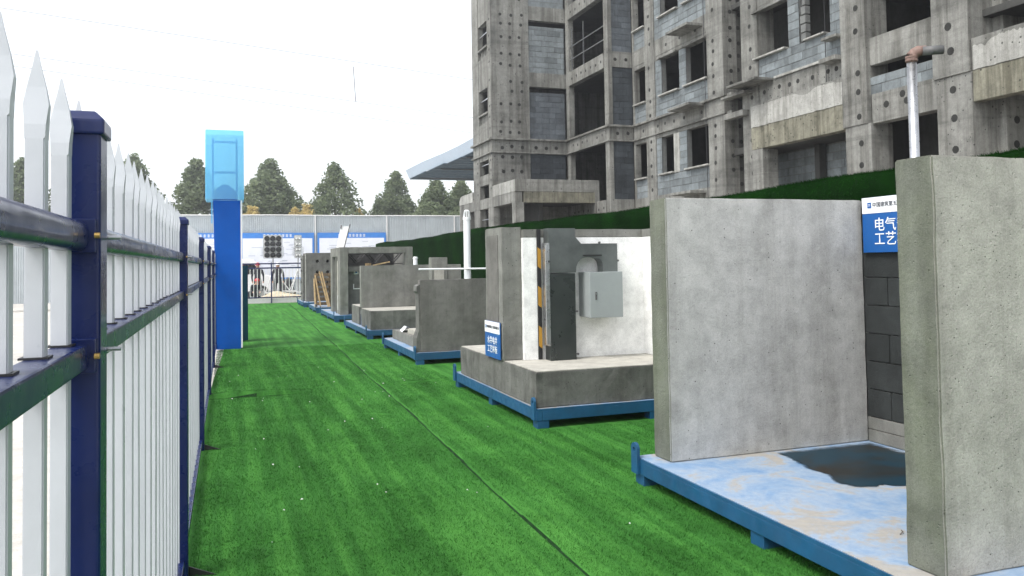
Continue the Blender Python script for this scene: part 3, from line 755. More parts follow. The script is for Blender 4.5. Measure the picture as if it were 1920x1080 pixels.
rough_box(X0, 3.15, 23.621, 24.899, 1.841, ZT, 0.12, 0.002).build('side_lintel', 'conc_mid', s5)
MB().box(3.01, 3.12, 23.63, 23.975, 0.191, 1.72).build('side_panel', 'conc_top', s5)
MB().box(3.10, 3.16, 24.085, 24.895, 0.191, 1.84).build('side_panel', 'conc_brown', s5)
MB().box(3.0, 3.009, 23.65, 23.85, 0.3, 0.72).build('white_smear', 'white_paint', s5)
MB().box(3.151, X1, 24.9, Y1, 0.190, ZT).build('back_wall', 'conc_dark', s5)
MB().box(4.86, X1, 23.621, 24.899, 0.190, ZT).build('side_wall', 'conc_mid', s5)
tr = MB()
for kx in range(3):
    a = 3.25 + kx * 0.53
    for s_ in (0, 1):
        yy = 23.45 + 0.12 * s_
        for (p, q) in (((a, 1.90), (a + 0.25, 1.62)), ((a + 0.25, 1.62), (a + 0.5, 1.90)), ((a + 0.08, 1.90), (a + 0.25, 1.70)), ((a + 0.25, 1.70), (a + 0.42, 1.90))):
            tr.tube([(p[0], yy, p[1]), (q[0], yy, q[1])], 0.012, 6)
tr.tube([(3.22, 23.45, 1.62), (4.84, 23.45, 1.62)], 0.012, 6); tr.tube([(3.22, 23.45, 1.91), (4.84, 23.45, 1.91)], 0.012, 6)
tr.build('rebar_truss', 'black', s5)
MB().box(3.24, 4.84, 23.40, 23.405, 0.2, 1.45).build('inner_wall', 'conc_brown', s5)
MB().box(3.41, 3.54, 23.385, 23.398, 1.33, 1.45).build('notice', 'sign_white', s5)
MB().box(3.445, 3.505, 23.381, 23.3845, 1.36, 1.41).build('notice_print', 'sign_blue', s5)
fm = MB().box(3.39, 3.41, 23.37, 23.39, 0.90, 1.05).box(3.411, 3.75, 23.37, 23.39, 0.90, 0.925).build('socket_frame', 'white_paint', s5)
lg = thing('timber_offcut', 'short brown timber offcuts lying in the frame opening under the trusses', 'timber', (4.0, 23.3, 1.46))
for (x, y, z, dx, dz, r_) in ((3.78, 23.45, 1.60, 0.02, 0.005, 0.045), (3.95, 23.35, 1.575, 0.32, 0.08, 0.022), (4.05, 23.32, 1.60, 0.30, 0.07, 0.018)):
    MB().bar((x, y, z), (x + dx + 0.06, y - 0.15, z + dz), r_ * 2, r_ * 1.6).build('offcut', 'wood', lg)
MB().box(3.24, 4.84, 23.25, 23.395, 1.40, 1.55).build('ledge', 'conc_brown', s5)
wp = thing('leaning_panel', 'white panel with dark side rails leaning on top of the hollow concrete frame', 'panel', (3.1, 24.1, 2.10))
MB().add([(2.99, 23.95, 2.102), (3.20, 23.95, 2.102), (3.385, 24.12, 2.74), (3.155, 24.12, 2.74), (2.99, 23.97, 2.102), (3.20, 23.97, 2.102), (3.385, 24.14, 2.74), (3.155, 24.14, 2.74)],
         [(0, 1, 2, 3), (7, 6, 5, 4), (0, 4, 5, 1), (1, 5, 6, 2), (2, 6, 7, 3), (3, 7, 4, 0)]).build('sheet', 'white_paint', wp)
MB().bar((3.215, 23.95, 2.102), (3.42, 24.14, 2.80), 0.022).build('side_rail', 'dark_grey', wp)
MB().bar((3.145, 24.08, 2.68), (3.165, 24.12, 2.77), 0.03).build('rail_end', 'dark_grey', wp)
MB().bar((3.3, 24.14, 2.55), (3.1, 24.9, 2.102), 0.02).build('prop', 'dark_grey', wp)

# ------------------------------------------------------------------ pallet with timber
pa = thing('wooden_pallet', 'weathered wooden pallet standing upright on the platform before the holed block', 'pallet', (3.1, 28.2, 0.19))
for i in range(7):
    z = 0.24 + i * 0.165
    MB().box(2.78, 3.85, 28.16, 28.19, z, z + 0.10).build('slat', 'wood_dark', pa, bevel=0.003)
for x in (2.78, 3.25, 3.75):
    MB().box(x, x + 0.09, 28.19, 28.29, 0.19, 1.30).build('bearer', 'wood_dark', pa)
for i, (x0, x1, z1) in enumerate(((2.79, 2.95, 1.26), (2.93, 3.20, 1.39), (3.01, 3.25, 1.38), (2.755, 2.765, 1.15))):
    o = MB().bar((x0, 28.10, z1), (x1, 27.93 - 0.02 * i, 0.192), 0.055, 0.045).build('timber_length', 'wood', None, bevel=0.003)
    tag(o, ['pale timber length leaning leftmost but one on the pallet', 'pale timber length leaning on the pallet, left of the close pair', 'pale timber length leaning on the pallet, right of the close pair', 'upright timber length at the pallet\'s left edge'][i], 'timber', 'timber lengths leaning on the pallet')

# ------------------------------------------------------------------ farthest block with holes
s7 = thing('holed_block', 'farthest grey concrete block with round holes and a narrow dark slot', 'wall sample', (3.6, 33, 0.19))
def plate_with_holes(x0, x1, z0, z1, y0, y1, holes, r_):
    # a grid plate leaving square cells around each hole, each cell given a round eye
    mb = MB()
    xs = sorted({x0, x1, *[h[0] - r_ * 1.5 for h in holes], *[h[0] + r_ * 1.5 for h in holes]})
    zs = sorted({z0, z1, *[h[1] - r_ * 1.5 for h in holes], *[h[1] + r_ * 1.5 for h in holes]})
    for i in range(len(xs) - 1):
        for j in range(len(zs) - 1):
            cx, cz = (xs[i] + xs[i + 1]) / 2, (zs[j] + zs[j + 1]) / 2
            hit = [h for h in holes if abs(h[0] - cx) < 1e-4 and abs(h[1] - cz) < 1e-4]
            if not hit: mb.add([(xs[i], y0, zs[j]), (xs[i + 1], y0, zs[j]), (xs[i + 1], y0, zs[j + 1]), (xs[i], y0, zs[j + 1])], [(0, 1, 2, 3)])
            else:
                n = 24; sq, ci, cb = [], [], []
                for q in range(n):
                    a = 2 * PI * q / n; c_, s_ = math.cos(a), math.sin(a); m = r_ * 1.5 / max(abs(c_), abs(s_))
                    sq.append((cx + c_ * m, y0, cz + s_ * m)); ci.append((cx + c_ * r_, y0, cz + s_ * r_)); cb.append((cx + c_ * r_, y1, cz + s_ * r_))
                mb.add(sq + ci + cb, [f for q in range(n) for f in ((q, (q + 1) % n, n + (q + 1) % n, n + q), (n + q, n + (q + 1) % n, 2 * n + (q + 1) % n, 2 * n + q))] + [tuple(range(2 * n, 3 * n))])
    return mb
plate_with_holes(2.88, 4.9, 0.19, 2.09, 32.45, 32.75, [(3.31, 1.76), (3.71, 1.76), (3.31, 1.34), (3.71, 1.34), (4.11, 1.76), (4.5, 1.76), (3.31, 0.92), (3.71, 0.92)], 0.062).build('front_face', 'conc_brown', s7)
MB().box(2.88, 4.9, 32.76, 33.9, 0.19, 2.085).build('core', 'conc_brown', s7)
MB().box(2.86, 2.879, 32.45, 32.62, 0.19, 2.05).build('edge_plaster', 'conc_pale', s7)
MB().box(2.80, 2.879, 33.0, 33.9, 0.19, 2.0).build('side_face', 'conc_plinth', s7)
kn = MB()
for z in (0.5, 0.95, 1.4, 1.85): kn.tube([(2.80, 33.3, z), (2.74, 33.3, z)], 0.04, 8)
kn.build('tie_stub', 'dark_grey', s7)

# ================================================================== TURF-CLAD WALL
tw = thing('turf_wall', 'long shade-darkened green wall clad in artificial turf behind the samples', 'wall', (7.1, 18, 0))
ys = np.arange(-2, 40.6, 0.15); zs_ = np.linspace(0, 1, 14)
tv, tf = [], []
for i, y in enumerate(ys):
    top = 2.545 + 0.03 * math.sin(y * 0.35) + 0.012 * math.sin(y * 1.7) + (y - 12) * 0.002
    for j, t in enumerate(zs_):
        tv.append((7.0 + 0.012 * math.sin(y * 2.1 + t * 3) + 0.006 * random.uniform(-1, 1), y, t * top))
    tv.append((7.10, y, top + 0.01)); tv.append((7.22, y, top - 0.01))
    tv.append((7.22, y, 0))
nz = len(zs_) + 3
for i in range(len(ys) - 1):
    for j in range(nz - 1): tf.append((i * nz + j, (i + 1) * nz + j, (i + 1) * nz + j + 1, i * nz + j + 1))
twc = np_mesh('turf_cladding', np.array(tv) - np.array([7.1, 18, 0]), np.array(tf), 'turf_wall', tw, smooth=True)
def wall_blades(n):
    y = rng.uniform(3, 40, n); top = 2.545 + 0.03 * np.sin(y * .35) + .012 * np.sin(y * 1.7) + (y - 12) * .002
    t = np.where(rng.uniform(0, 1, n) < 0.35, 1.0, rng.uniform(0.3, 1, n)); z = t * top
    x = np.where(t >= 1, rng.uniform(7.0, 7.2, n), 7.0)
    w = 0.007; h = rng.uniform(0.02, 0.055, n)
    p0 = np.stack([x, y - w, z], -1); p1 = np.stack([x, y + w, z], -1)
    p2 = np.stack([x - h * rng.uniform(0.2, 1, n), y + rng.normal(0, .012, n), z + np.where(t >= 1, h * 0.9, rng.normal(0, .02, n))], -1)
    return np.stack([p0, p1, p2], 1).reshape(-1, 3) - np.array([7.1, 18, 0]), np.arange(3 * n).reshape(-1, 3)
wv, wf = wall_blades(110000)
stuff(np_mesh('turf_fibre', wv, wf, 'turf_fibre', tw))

# ================================================================== CONCRETE BUILDING
bl = thing('concrete_building', 'unfinished grey concrete apartment building with open window holes and block infill', 'building', (15, 22, 0))
BACK = 0.25
def bx(name, mat, x0, x1, y0, y1, z0, z1, bevel=0.012): return MB().box(x0, x1, y0, y1, z0, z1).build(name, mat, bl, bevel)
def fy(name, mat, X, y0, y1, z0, z1, proj=0.0, depth=BACK): return bx(name, mat, X - proj, X + depth, y0, y1, z0, z1)
ROOF = 15.58
STO = [3.98, 6.88, 9.78, 12.68]       # floor levels
BLOCKS = []                            # every infill block: (plane kind, bounds)
walls = []
def infill(kind, X, a0, a1, z0, z1, name='block_wall', tone='block_grey'):
    """a mortar wall with single blocks set 8 mm proud of it; kind 'x': plane of constant X facing the path, 'y': facing the camera side"""
    mw = 'mortar' if tone == 'block_grey' else tone
    if kind == 'x': w = MB().box(X + 0.012, X + 0.20, a0, a1, z0, z1).build(name, mw, bl)
    else: w = MB().box(a0, a1, X + 0.012, X + 0.20, z0, z1).build(name, mw, bl)
    r_ = 0; z = z0
    while z < z1 - 0.04:
        zt = min(z + 0.228, z1)
        a = a0 - random.choice((0.0, 0.3)) if r_ % 2 else a0 - random.choice((0.15, 0.0, 0.45))
        while a < a1 - 0.02:
            p, q = max(a, a0), min(a + 0.588, a1)
            if q - p > 0.05:
                j = random.uniform(-0.004, 0.004)
                BLOCKS.append((w, kind, X + j, p, q, z + 0.004, zt - 0.008, tone))
            a += 0.60
        z += 0.236; r_ += 1
HOLES = []
def holes(kind, X, pts, r_=0.058): HOLES.extend((kind, X, a, z, r_ * 1.15) for a, z in pts)
# floor slabs and inner walls
for z in STO + [ROOF]:
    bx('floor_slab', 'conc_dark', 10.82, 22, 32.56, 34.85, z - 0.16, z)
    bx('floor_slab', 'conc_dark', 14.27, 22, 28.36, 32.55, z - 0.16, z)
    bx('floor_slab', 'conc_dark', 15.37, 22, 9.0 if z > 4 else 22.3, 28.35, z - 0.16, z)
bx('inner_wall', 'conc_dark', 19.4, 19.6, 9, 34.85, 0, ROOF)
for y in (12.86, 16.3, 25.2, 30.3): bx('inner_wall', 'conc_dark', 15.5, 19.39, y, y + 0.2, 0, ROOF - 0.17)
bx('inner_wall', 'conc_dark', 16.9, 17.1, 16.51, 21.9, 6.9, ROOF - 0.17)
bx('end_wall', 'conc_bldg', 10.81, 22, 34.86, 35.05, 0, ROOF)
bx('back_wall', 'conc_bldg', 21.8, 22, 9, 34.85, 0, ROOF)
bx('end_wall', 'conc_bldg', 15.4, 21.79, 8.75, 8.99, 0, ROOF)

# face A (X 10.55, far narrow face)
XA = 10.55
fy('column', 'conc_bldg', XA, 32.31, 32.80, 3.93, ROOF)
fy('column', 'conc_bldg', XA, 34.12, 35.06, 3.93, ROOF)
for z in STO[1:]:
    d = z - 6.88
    fy('spandrel', 'conc_bldg', XA + 0.02, 32.80, 34.12, 6.26 + d, 7.66 + d)
    fy('lower_panel', 'conc_bldg', XA + 0.12, 32.80, 34.12, 7.66 + d, 8.02 + d)
    fy('window_sill', 'conc_bldg', XA, 32.80, 34.12, 8.02 + d, 8.10 + d, 0.03)
    if d < 6: fy('window_head', 'conc_bldg', XA + 0.02, 32.80, 34.12, 9.18 + d, 6.26 + d + 2.899)
    bx('safety_rail', 'steel', XA + 0.1, XA + 0.14, 32.80, 34.12, 8.70 + d, 8.74 + d, 0)
fy('spandrel', 'conc_bldg', XA + 0.02, 32.80, 34.12, 4.96, 5.41)
fy('window_head', 'conc_bldg', XA + 0.02, 32.80, 34.12, 6.03, 6.259)
fy('spandrel', 'conc_bldg', XA + 0.02, 32.80, 34.12, 3.93, 4.38)
bx('safety_rail', 'steel', XA + 0.1, XA + 0.14, 32.80, 34.12, 5.85, 5.89, 0)
holes('x', XA, [(32.5, z) for z in (4.2, 4.75, 5.1, 5.5, 5.95, 7.3, 7.8, 8.3, 8.8, 9.4, 10.2, 10.7, 11.3, 12)], 0.05)
holes('x', XA, [(34.4, z) for z in (4.6, 5.1, 5.6, 6.0)], 0.05)
# ledges round A, B, C, D, E at the second floor
def ledge(z0, z1, p):
    bx('ledge', 'conc_bldg', XA - p, XA - 0.001, 32.3 - p, 35.1, z0, z1)
    bx('ledge', 'conc_bldg', XA, 14.0, 32.3 - p, 32.299, z0, z1)
    bx('ledge', 'conc_bldg', 14.0 - p, 13.999, 28.14 - p, 32.3 - p - 0.001, z0, z1)
    bx('ledge', 'conc_bldg', 14.0, 15.05 - p - 0.001, 28.14 - p, 28.139, z0, z1)
    bx('ledge', 'conc_bldg', 15.05 - p, 15.049, 21.95 - p, 28.139, z0, z1)
ledge(6.80, 6.88, 0.12)
ledge(6.24, 6.30, 0.08)
# face B (Y 32.3)
YB = 32.3
bx('wall_panel', 'conc_bldg', XA + 0.251, 12.29, YB, YB + BACK, 3.0, ROOF)
for d in (-2.9, 0, 2.9, 5.8):
    zf = 6.88 + d
    bx('beam', 'conc_bldg', 12.291, 14.24, YB - (0.0 if d else 0.02), YB + BACK, zf - 0.62 + 0.0, zf)
    top = zf + 2.04 if d >= 0 else zf + 2.27
    infill('y', YB + 0.03, 12.291, 13.95, zf + 0.001, top, tone='block_dark' if d < 0 else 'block_mid' if d == 0 else 'block_grey')
bx('beam', 'conc_bldg', 12.291, 14.24, YB, YB + BACK, ROOF - 0.62, ROOF)
for d in (0, 2.9, 5.8):
    holes('y', YB, [(x, z + d) for z in (7.14, 7.61, 8.34) for x in (11.0, 11.43, 11.85)] + [(x, z + d) for z in (8.90, 9.31) for x in (11.02, 11.47, 11.95)][(0 if d else 1):], 0.06)
holes('y', YB, [(x, z) for z in (5.5, 6.07) for x in (11.06, 11.47, 11.90)] + [(x, 6.5) for x in (11.05, 11.46, 11.96)], 0.07)
holes('y', YB - 0.02, [(x, 6.5) for x in (12.54, 13.02, 13.5)], 0.07)
# face C (X 14.0)
XC = 14.0
fy('column', 'conc_bldg', XC, 31.95, 32.27, 0, ROOF)
fy('column', 'conc_bldg', XC, 28.40, 28.50, 3.0, ROOF)
for d in (-2.9, 0, 2.9, 5.8):
    zf = 6.88 + d
    fy('beam', 'conc_bldg', XC, 28.501, 31.949, zf - 0.60, zf, 0.03)
    holes('x', XC - 0.03, [(y, zf - 0.32) for y in np.arange(28.7, 31.8, 0.48)], 0.05)
    for zz in (0.55, 1.1):
        if d == 2.9: bx('safety_rail', 'steel', XC + 0.05, XC + 0.085, 28.51, 31.94, zf + zz, zf + zz + 0.035, 0)
    if d == 2.9:
        for yy in (30.6, 31.8): bx('safety_post', 'steel', XC + 0.09, XC + 0.13, yy, yy + 0.04, zf, zf + 1.9, 0)
    bx('inner_column', 'conc_dark', 16.2, 16.6, 31.2, 31.6, zf, zf + 2.7)
fy('beam', 'conc_bldg', XC, 28.501, 31.949, ROOF - 0.6, ROOF, 0.03)
# face D (Y 28.14)
YD = 28.14
bx('pier', 'conc_bldg', XC, 14.18, YD, 28.399, 0, ROOF)
for d in (-2.9, 0, 2.9, 5.8):
    zf = 6.88 + d
    bx('beam', 'conc_bldg', 14.181, 15.04, YD - 0.015, 28.35, zf - 0.62, zf)
    infill('y', YD + 0.02, 14.181, 15.04, zf + 0.001, zf + 2.27, tone='block_dark' if d < 2 else 'block_mid')
bx('plinth_beam', 'conc_bldg', 14.181, 15.04, YD - 0.03, 28.35, 2.6, 3.359)
bx('beam', 'conc_bldg', 14.181, 15.04, YD - 0.015, 28.35, ROOF - 0.62, ROOF)
holes('y', YD - 0.015, [(14.35, 6.56), (14.8, 6.56), (14.35, 9.45), (14.8, 9.45)], 0.06)
# face E (X 15.05)
XE = 15.05
fy('column', 'conc_bldg', XE, 26.38, 27.06, 0, ROOF, 0.03)
fy('column', 'conc_bldg', XE, 21.95, 22.88, 0, ROOF, 0.03, 0.5)
fy('column', 'conc_bldg', XE, 28.0, 28.139, 0, ROOF)
holes('x', XE - 0.03, [(26.70, z) for z in (4.22, 4.73, 5.15, 5.69, 6.07, 7.03, 7.56, 8.0, 8.84, 9.73, 10.29, 10.82, 11.4, 12)], 0.06)
holes('x', XE - 0.03, [(22.5, z) for z in (4.2, 4.72, 5.21, 5.64, 5.95, 7.03, 7.53, 8.0, 8.42, 8.77, 9.77, 10.3, 10.8, 11.4)], 0.06)
def e_storey(zf, first):
    d = zf - 6.88
    for y0, y1 in ((22.881, 26.379), (27.061, 27.999)):
        fy('beam', 'conc_bldg', XE, y0, y1, zf - 0.62, zf)
    w2a, w2b = (25.15, 26.02) if first else (24.70, 25.92)
    infill('x', XE + 0.02, 22.881, 26.379, zf + 0.001, zf + 0.72)
    infill('x', XE + 0.02, 27.061, 27.999, zf + 0.001, zf + 0.72)
    infill('x', XE + 0.02, w2b, 26.379, zf + 0.721, zf + 2.12)
    if first:
        fy('pier', 'conc_pale', XE + 0.0, 24.78, 25.149, zf + 0.721, zf + 2.12)
        infill('x', XE + 0.02, 24.30, 24.779, zf + 0.721, zf + 2.12)
    else: infill('x', XE + 0.02, 24.25, 24.699, zf + 0.721, zf + 2.12)
    fy('lintel', 'conc_bldg', XE + 0.01, 22.881, 26.379, zf + 2.121, zf + 2.279)
    fy('lintel', 'conc_bldg', XE + 0.01, 27.061, 27.999, zf + 2.121, zf + 2.279)
    for a, b in ((22.885, 24.35), (w2a + 0.0, w2b + 0.12), (27.065, 28.0)):
        fy('window_sill', 'conc_pale', XE, a, b, zf + 0.722, zf + 0.78, 0.10, 0.2)
    if not first:
        for a, b in ((22.885, 24.35), (24.72, 26.02)): fy('window_hood', 'conc_bldg', XE - 0.02, a, b, zf + 2.08, zf + 2.15, 0.11, 0.02)
for i, zf in enumerate(STO): e_storey(zf, i == 0)
holes('x', XE, [(y, 6.54) for y in (23.3, 24.41, 25.1, 25.72, 26.22, 27.3)] + [(y, 9.43) for y in (23.6, 24.6, 25.5)], 0.055)
fy('beam', 'conc_bldg', XE, 22.881, 26.379, ROOF - 0.62, ROOF); fy('beam', 'conc_bldg', XE, 27.061, 27.999, ROOF - 0.62, ROOF)
for z in (3.80, 6.74, 9.42, 12.3):
    bx('window_shelf', 'conc_bldg', 14.42, XE - 0.001, 23.12, 24.48, z, z + 0.09)
# slot between E and G with its inner wall F
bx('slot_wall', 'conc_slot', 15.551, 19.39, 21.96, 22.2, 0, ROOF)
holes('y', 21.96, [(x, z) for x in (15.62, 15.95) for z in np.arange(4.0, 13, 0.46)], 0.06)
holes('y', 21.949, [(15.3, z) for z in np.arange(4.0, 13, 0.46)], 0.06)
bx('slot_ledge', 'conc_bldg', 15.05, 15.9, 21.6, 21.949, 6.80, 6.88); bx('slot_ledge', 'conc_bldg', 15.05, 15.9, 21.6, 21.949, 6.22, 6.30)
# face G (X 15.1)
XG = 15.10
fy('column', 'conc_bldg', XG, 20.26, 21.07, 0, ROOF, 0.02, 0.6)
holes('x', XG - 0.02, [(20.62, z) for z in (4.21, 4.69, 5.19, 5.63, 6.55, 7.47, 8.0, 8.7, 9.29, 9.9)], 0.06)
bx('corner_shelf', 'conc_bldg', 14.75, XG - 0.021, 20.5, 21.75, 6.62, 6.70); bx('corner_shelf', 'conc_bldg', 14.85, XG - 0.021, 20.75, 21.75, 5.98, 6.16)
bx('window_shelf', 'conc_bldg', 14.42, XG - 0.021, 19.55, 20.95, 6.80, 6.88)
fy('column', 'conc_bldg', XG, 15.79, 16.63, 4.9, ROOF, 0.16, 0.55)
fy('column', 'conc_bldg', XG, 15.71, 16.58, 0, 4.899, 0.13, 0.55)
holes('x', XG - 0.16, [(16.09, z) for z in (5.1, 5.73, 6.22, 7.28, 7.87, 8.7, 9.2)], 0.07); holes('x', XG - 0.13, [(16.03, z) for z in (3.87, 4.48)], 0.07)
for zf in STO[1:]:
    fy('beam', 'conc_bldg', XG, 16.631, 20.259, zf - 0.62, zf)
    infill('x', XG + 0.02, 16.82, 20.259, zf + 0.001, zf + 0.70)
    infill('x', XG + 0.02, 18.42, 18.88, zf + 0.701, zf + 2.25)
    infill('x', XG + 0.02, 16.82, 17.19, zf + 0.701, zf + 2.25)
    fy('pier', 'conc_bldg', XG, 16.631, 16.819, zf + 0.001, zf + 2.279)
    fy('lintel', 'conc_bldg', XG, 18.881, 20.259, zf + 2.16, zf + 2.279)
    for yy in (18.07, 18.24): pass
    # ragged block edge left of the second window
    for q in range(6):
        z = zf + 0.74 + q * 0.25; bx('broken_block', 'mortar', XG + 0.03, XG + 0.2, 18.16, 18.30 + random.uniform(-0.05, 0.08), z, z + 0.22, 0.01)
    fy('window_sill', 'conc_pale', XG, 18.95, 20.42, zf + 0.702, zf + 0.76, 0.10, 0.2); fy('window_sill', 'conc_pale', XG, 17.35, 18.15, zf + 0.702, zf + 0.75, 0.09, 0.2)
    fy('window_hood', 'conc_bldg', XG - 0.02, 18.95, 20.42, zf + 2.10, zf + 2.16, 0.10, 0.0)
    bx('slab_stub', 'conc_bldg', 14.8, XG - 0.001, 16.635, 17.2, zf + 0.42, zf + 0.49)
    bx('slab_stub', 'conc_bldg', 14.75, XG - 0.001, 16.635, 17.25, zf - 0.18, zf - 0.06)
    bx('slab_edge', 'conc_pale', XG - 0.05, XG - 0.001, 17.26, 19.5, zf - 0.05, zf + 0.02)
holes('x', XG, [(y, 6.55) for y in (20.0, 19.33, 18.85, 18.5, 17.93, 17.3, 16.96)], 0.06)
fy('beam', 'conc_bldg', XG, 16.631, 20.259, ROOF - 0.62, ROOF)
# balcony front under G: pale coat above, ochre streaks below
mb = MB(); tp = [(16.64, 6.235)]
def ragged_band(y0, y1, z0, z1, X0, X1, amp_top, amp_bot):
    from mathutils import noise
    n = int((y1 - y0) / 0.03); top, bot = [], []
    for i in range(n + 1):
        y = y0 + (y1 - y0) * i / n
        w = max(0.0, noise.noise(Vector((y * 1.3, 3.1, X0))) + 0.15) * 3 + abs(noise.noise(Vector((y * 9, 1.7, X0)))) * 0.8
        top.append((y, z1 - amp_top * w)); bot.append((y, z0 + amp_bot * (noise.noise(Vector((y * 4, 7, 2))) + 0.5 * noise.noise(Vector((y * 15, 7, 2))))))
    loop = top + bot[::-1]
    return MB().prism([(X0, y, z) for y, z in loop], (X1 - X0, 0, 0))
ragged_band(16.64, 20.52, 5.54, 6.20, XG - 0.125, XG - 0.1205, 0.05, 0.02).build('pale_coat', 'conc_pale', bl)
bx('balcony_front', 'conc_bldg', XG - 0.12, XG + 0.1, 16.64, 20.54, 5.545, 6.235)
bx('balcony_beam', 'conc_ochre', XG - 0.11, XG + 0.2, 16.585, 20.54, 4.87, 5.544)
bx('pilaster', 'conc_bldg', XG - 0.10, XG + 0.45, 20.03, 20.54, 0, 4.869)
infill('x', 16.4, 16.6, 21.8, 3.2, 4.88)
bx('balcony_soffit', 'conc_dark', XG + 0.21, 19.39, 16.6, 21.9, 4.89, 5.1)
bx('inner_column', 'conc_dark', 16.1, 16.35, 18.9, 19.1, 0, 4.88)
# stair bay
fy('beam', 'conc_bldg', XG, 13.80, 15.789, 6.33, 7.02, 0.03)
infill('x', XG - 0.02, 13.80, 15.789, 5.60, 6.04)
fy('beam', 'conc_bldg', XG, 13.76, 15.709, 4.87, 5.598, 0.08)
holes('x', XG - 0.08, [(15.27, 5.22), (14.6, 5.25), (14.75, 5.42)], 0.075)
for z in (9.23, 12.13): fy('beam', 'conc_bldg', XG, 13.80, 15.789, z, z + 0.69, 0.03)
bx('landing_slab', 'conc_dark', XG + 0.3, 19.39, 13.3, 16.29, 5.3, 5.5); bx('landing_slab', 'conc_dark', XG + 0.3, 19.39, 13.3, 16.29, 8.2, 8.4)
bx('red_post', 'red', 15.75, 15.95, 14.02, 14.2, 4.0, 4.86)
bx('inner_wall', 'conc_dark', 16.8, 16.95, 13.3, 16.29, 0, 5.29)
fy('column', 'conc_bldg', XG, 12.85, 13.799, 5.52, ROOF, 0.16, 0.55)
fy('column', 'conc_bldg', XG, 12.84, 13.75, 0, 5.519, 0.12, 0.55)
holes('x', XG - 0.16, [(13.33, z) for z in (6.05, 6.65, 7.3, 7.95, 8.6)], 0.08); holes('x', XG - 0.12, [(13.32, z) for z in (3.9, 4.55, 5.2)], 0.075)
# right balcony
bx('balcony_front', 'conc_bldg', XG - 0.10, XG + 0.1, 9.0, 12.839, 5.53, 6.22)
ragged_band(9.0, 12.80, 5.54, 6.16, XG - 0.106, XG - 0.101, 0.16, 0.02).build('pale_coat', 'conc_pale', bl)
bx('balcony_beam', 'conc_ochre', XG - 0.09, XG + 0.2, 9.0, 12.838, 4.86, 5.529)
bx('return_wall', 'conc_bldg', XG + 0.551, 17.8, 12.60, 12.859, 0, ROOF - 0.2)
holes('y', 12.60, [(x, z) for x in (15.95, 16.5, 17.1) for z in (3.95, 4.45)], 0.075)
bx('balcony_floor', 'conc_bldg', XG + 0.2, 19.39, 9.0, 12.59, 5.0, 5.2)
fy('column', 'conc_bldg', XG, 8.2, 8.999, 0, ROOF, 0.16, 0.55)
bx('inner_wall', 'conc_bldg', 17.8, 18.0, 9.0, 12.59, 0, ROOF)
# podium in front of A and B
bx('podium_parapet', 'conc_pale', 10.5, 10.7, 29.36, 32.299 - 0.13, 4.345, 4.82); bx('podium_beam', 'conc_bldg', 10.505, 10.8, 29.36, 35.9, 3.92, 4.34)
bx('podium_parapet', 'conc_bldg', 10.501, 13.9, 29.33, 29.55, 4.345, 4.83); bx('podium_beam', 'conc_ochre', 10.86, 14.1, 29.34, 29.6, 3.92, 4.344)
bx('podium_end', 'conc_bldg', 13.901, 14.10, 29.33, 29.6, 3.40, 4.83)
mbp = MB().prism([(10.5, 35.1, 4.345), (10.5, 35.1, 4.80), (10.5, 36.9, 4.76), (10.5, 37.15, 4.70), (10.5, 37.28, 4.55), (10.5, 37.30, 4.345)], (0.2, 0, 0)); mbp.build('podium_parapet', 'conc_pale', bl)
bx('podium_beam', 'conc_bldg', 10.505, 10.8, 35.901, 37.30, 3.92, 4.344)
bx('podium_column', 'conc_bldg', 10.502, 10.86, 29.33, 29.73, 0, 3.919)
for y0, y1 in ((32.05, 32.80), (34.0, 34.85), (35.8, 37.28)): bx('podium_column', 'conc_bldg', 10.505, 10.8, y0, y1, 0, 3.919)
bx('podium_slab', 'conc_dark', 10.81, 14.2, 29.61, 32.29, 4.0, 4.3)
bx('podium_wall', 'conc_bldg', 13.66, 14.1, 29.34, 29.6, 0, 3.39)
bx('inner_wall', 'conc_dark', 11.8, 12.0, 30.2, 32.29, 0, 3.99); bx('inner_wall', 'conc_dark', 12.9, 18, 32.6, 32.8, 0, 3.8)
bx('safety_rail', 'steel', 10.6, 10.64, 32.81, 33.99, 3.45, 3.49, 0); bx('safety_rail', 'steel', 10.6, 10.64, 32.81, 33.99, 2.7, 2.74, 0)
# ground storey filler behind the turf wall
bx('base_wall', 'conc_bldg', XC + 0.03, XC + 0.2, 28.51, 31.94, 0, 3.9 - 0.62)
# hanging cable on E
MB().tube([(14.99, 22.95, 3.2), (14.99, 23.0, ROOF)], 0.012, 6).build('hanging_cable', 'black', bl)
MB().tube([(15.02, 17.28, 6.2), (15.02, 17.28, ROOF)], 0.010, 6).build('hanging_cable', 'black', bl)
# blocks: the 285 that show largest as single parts, the others joined per wall
cp3 = Vector((0, 0, 1.6))
def bkey(b):
    w, kind, X, p, q, z0, z1, tone = b
    c = Vector((X, (p + q) / 2, (z0 + z1) / 2)) if kind == 'x' else Vector(((p + q) / 2, X, (z0 + z1) / 2))
    vis = 0 if z1 < 3.5 or z0 > 12.9 else 1
    if kind == 'x' and c.y < 21 and z0 > 9.9: vis = 0
    if kind == 'x' and z0 > 11.6: vis = 0
    d = (c - cp3).length
    return -((q - p) * (z1 - z0) / d ** 2 * (0.6 if kind == 'x' else 0.9)) if vis else 0.0
BLOCKS.sort(key=bkey)
ubm = {t_: unit_mesh(t_) for t_ in ('block_grey', 'block_mid', 'block_dark')}
rest = {}
for i, (w, kind, X, p, q, z0, z1, tone) in enumerate(BLOCKS):
    args = (X, X + 0.03, p, q, z0, z1) if kind == 'x' else (p, q, X, X + 0.03, z0, z1)
    if i < 285: unit_block('block', ubm[tone], w, *args)
    else: rest.setdefault(w.name, (w, MB(), tone))[1].box(*args)
for w, mbr, tone in rest.values(): stuff(mbr.build('far_blocks', tone, w))
hb = MB()
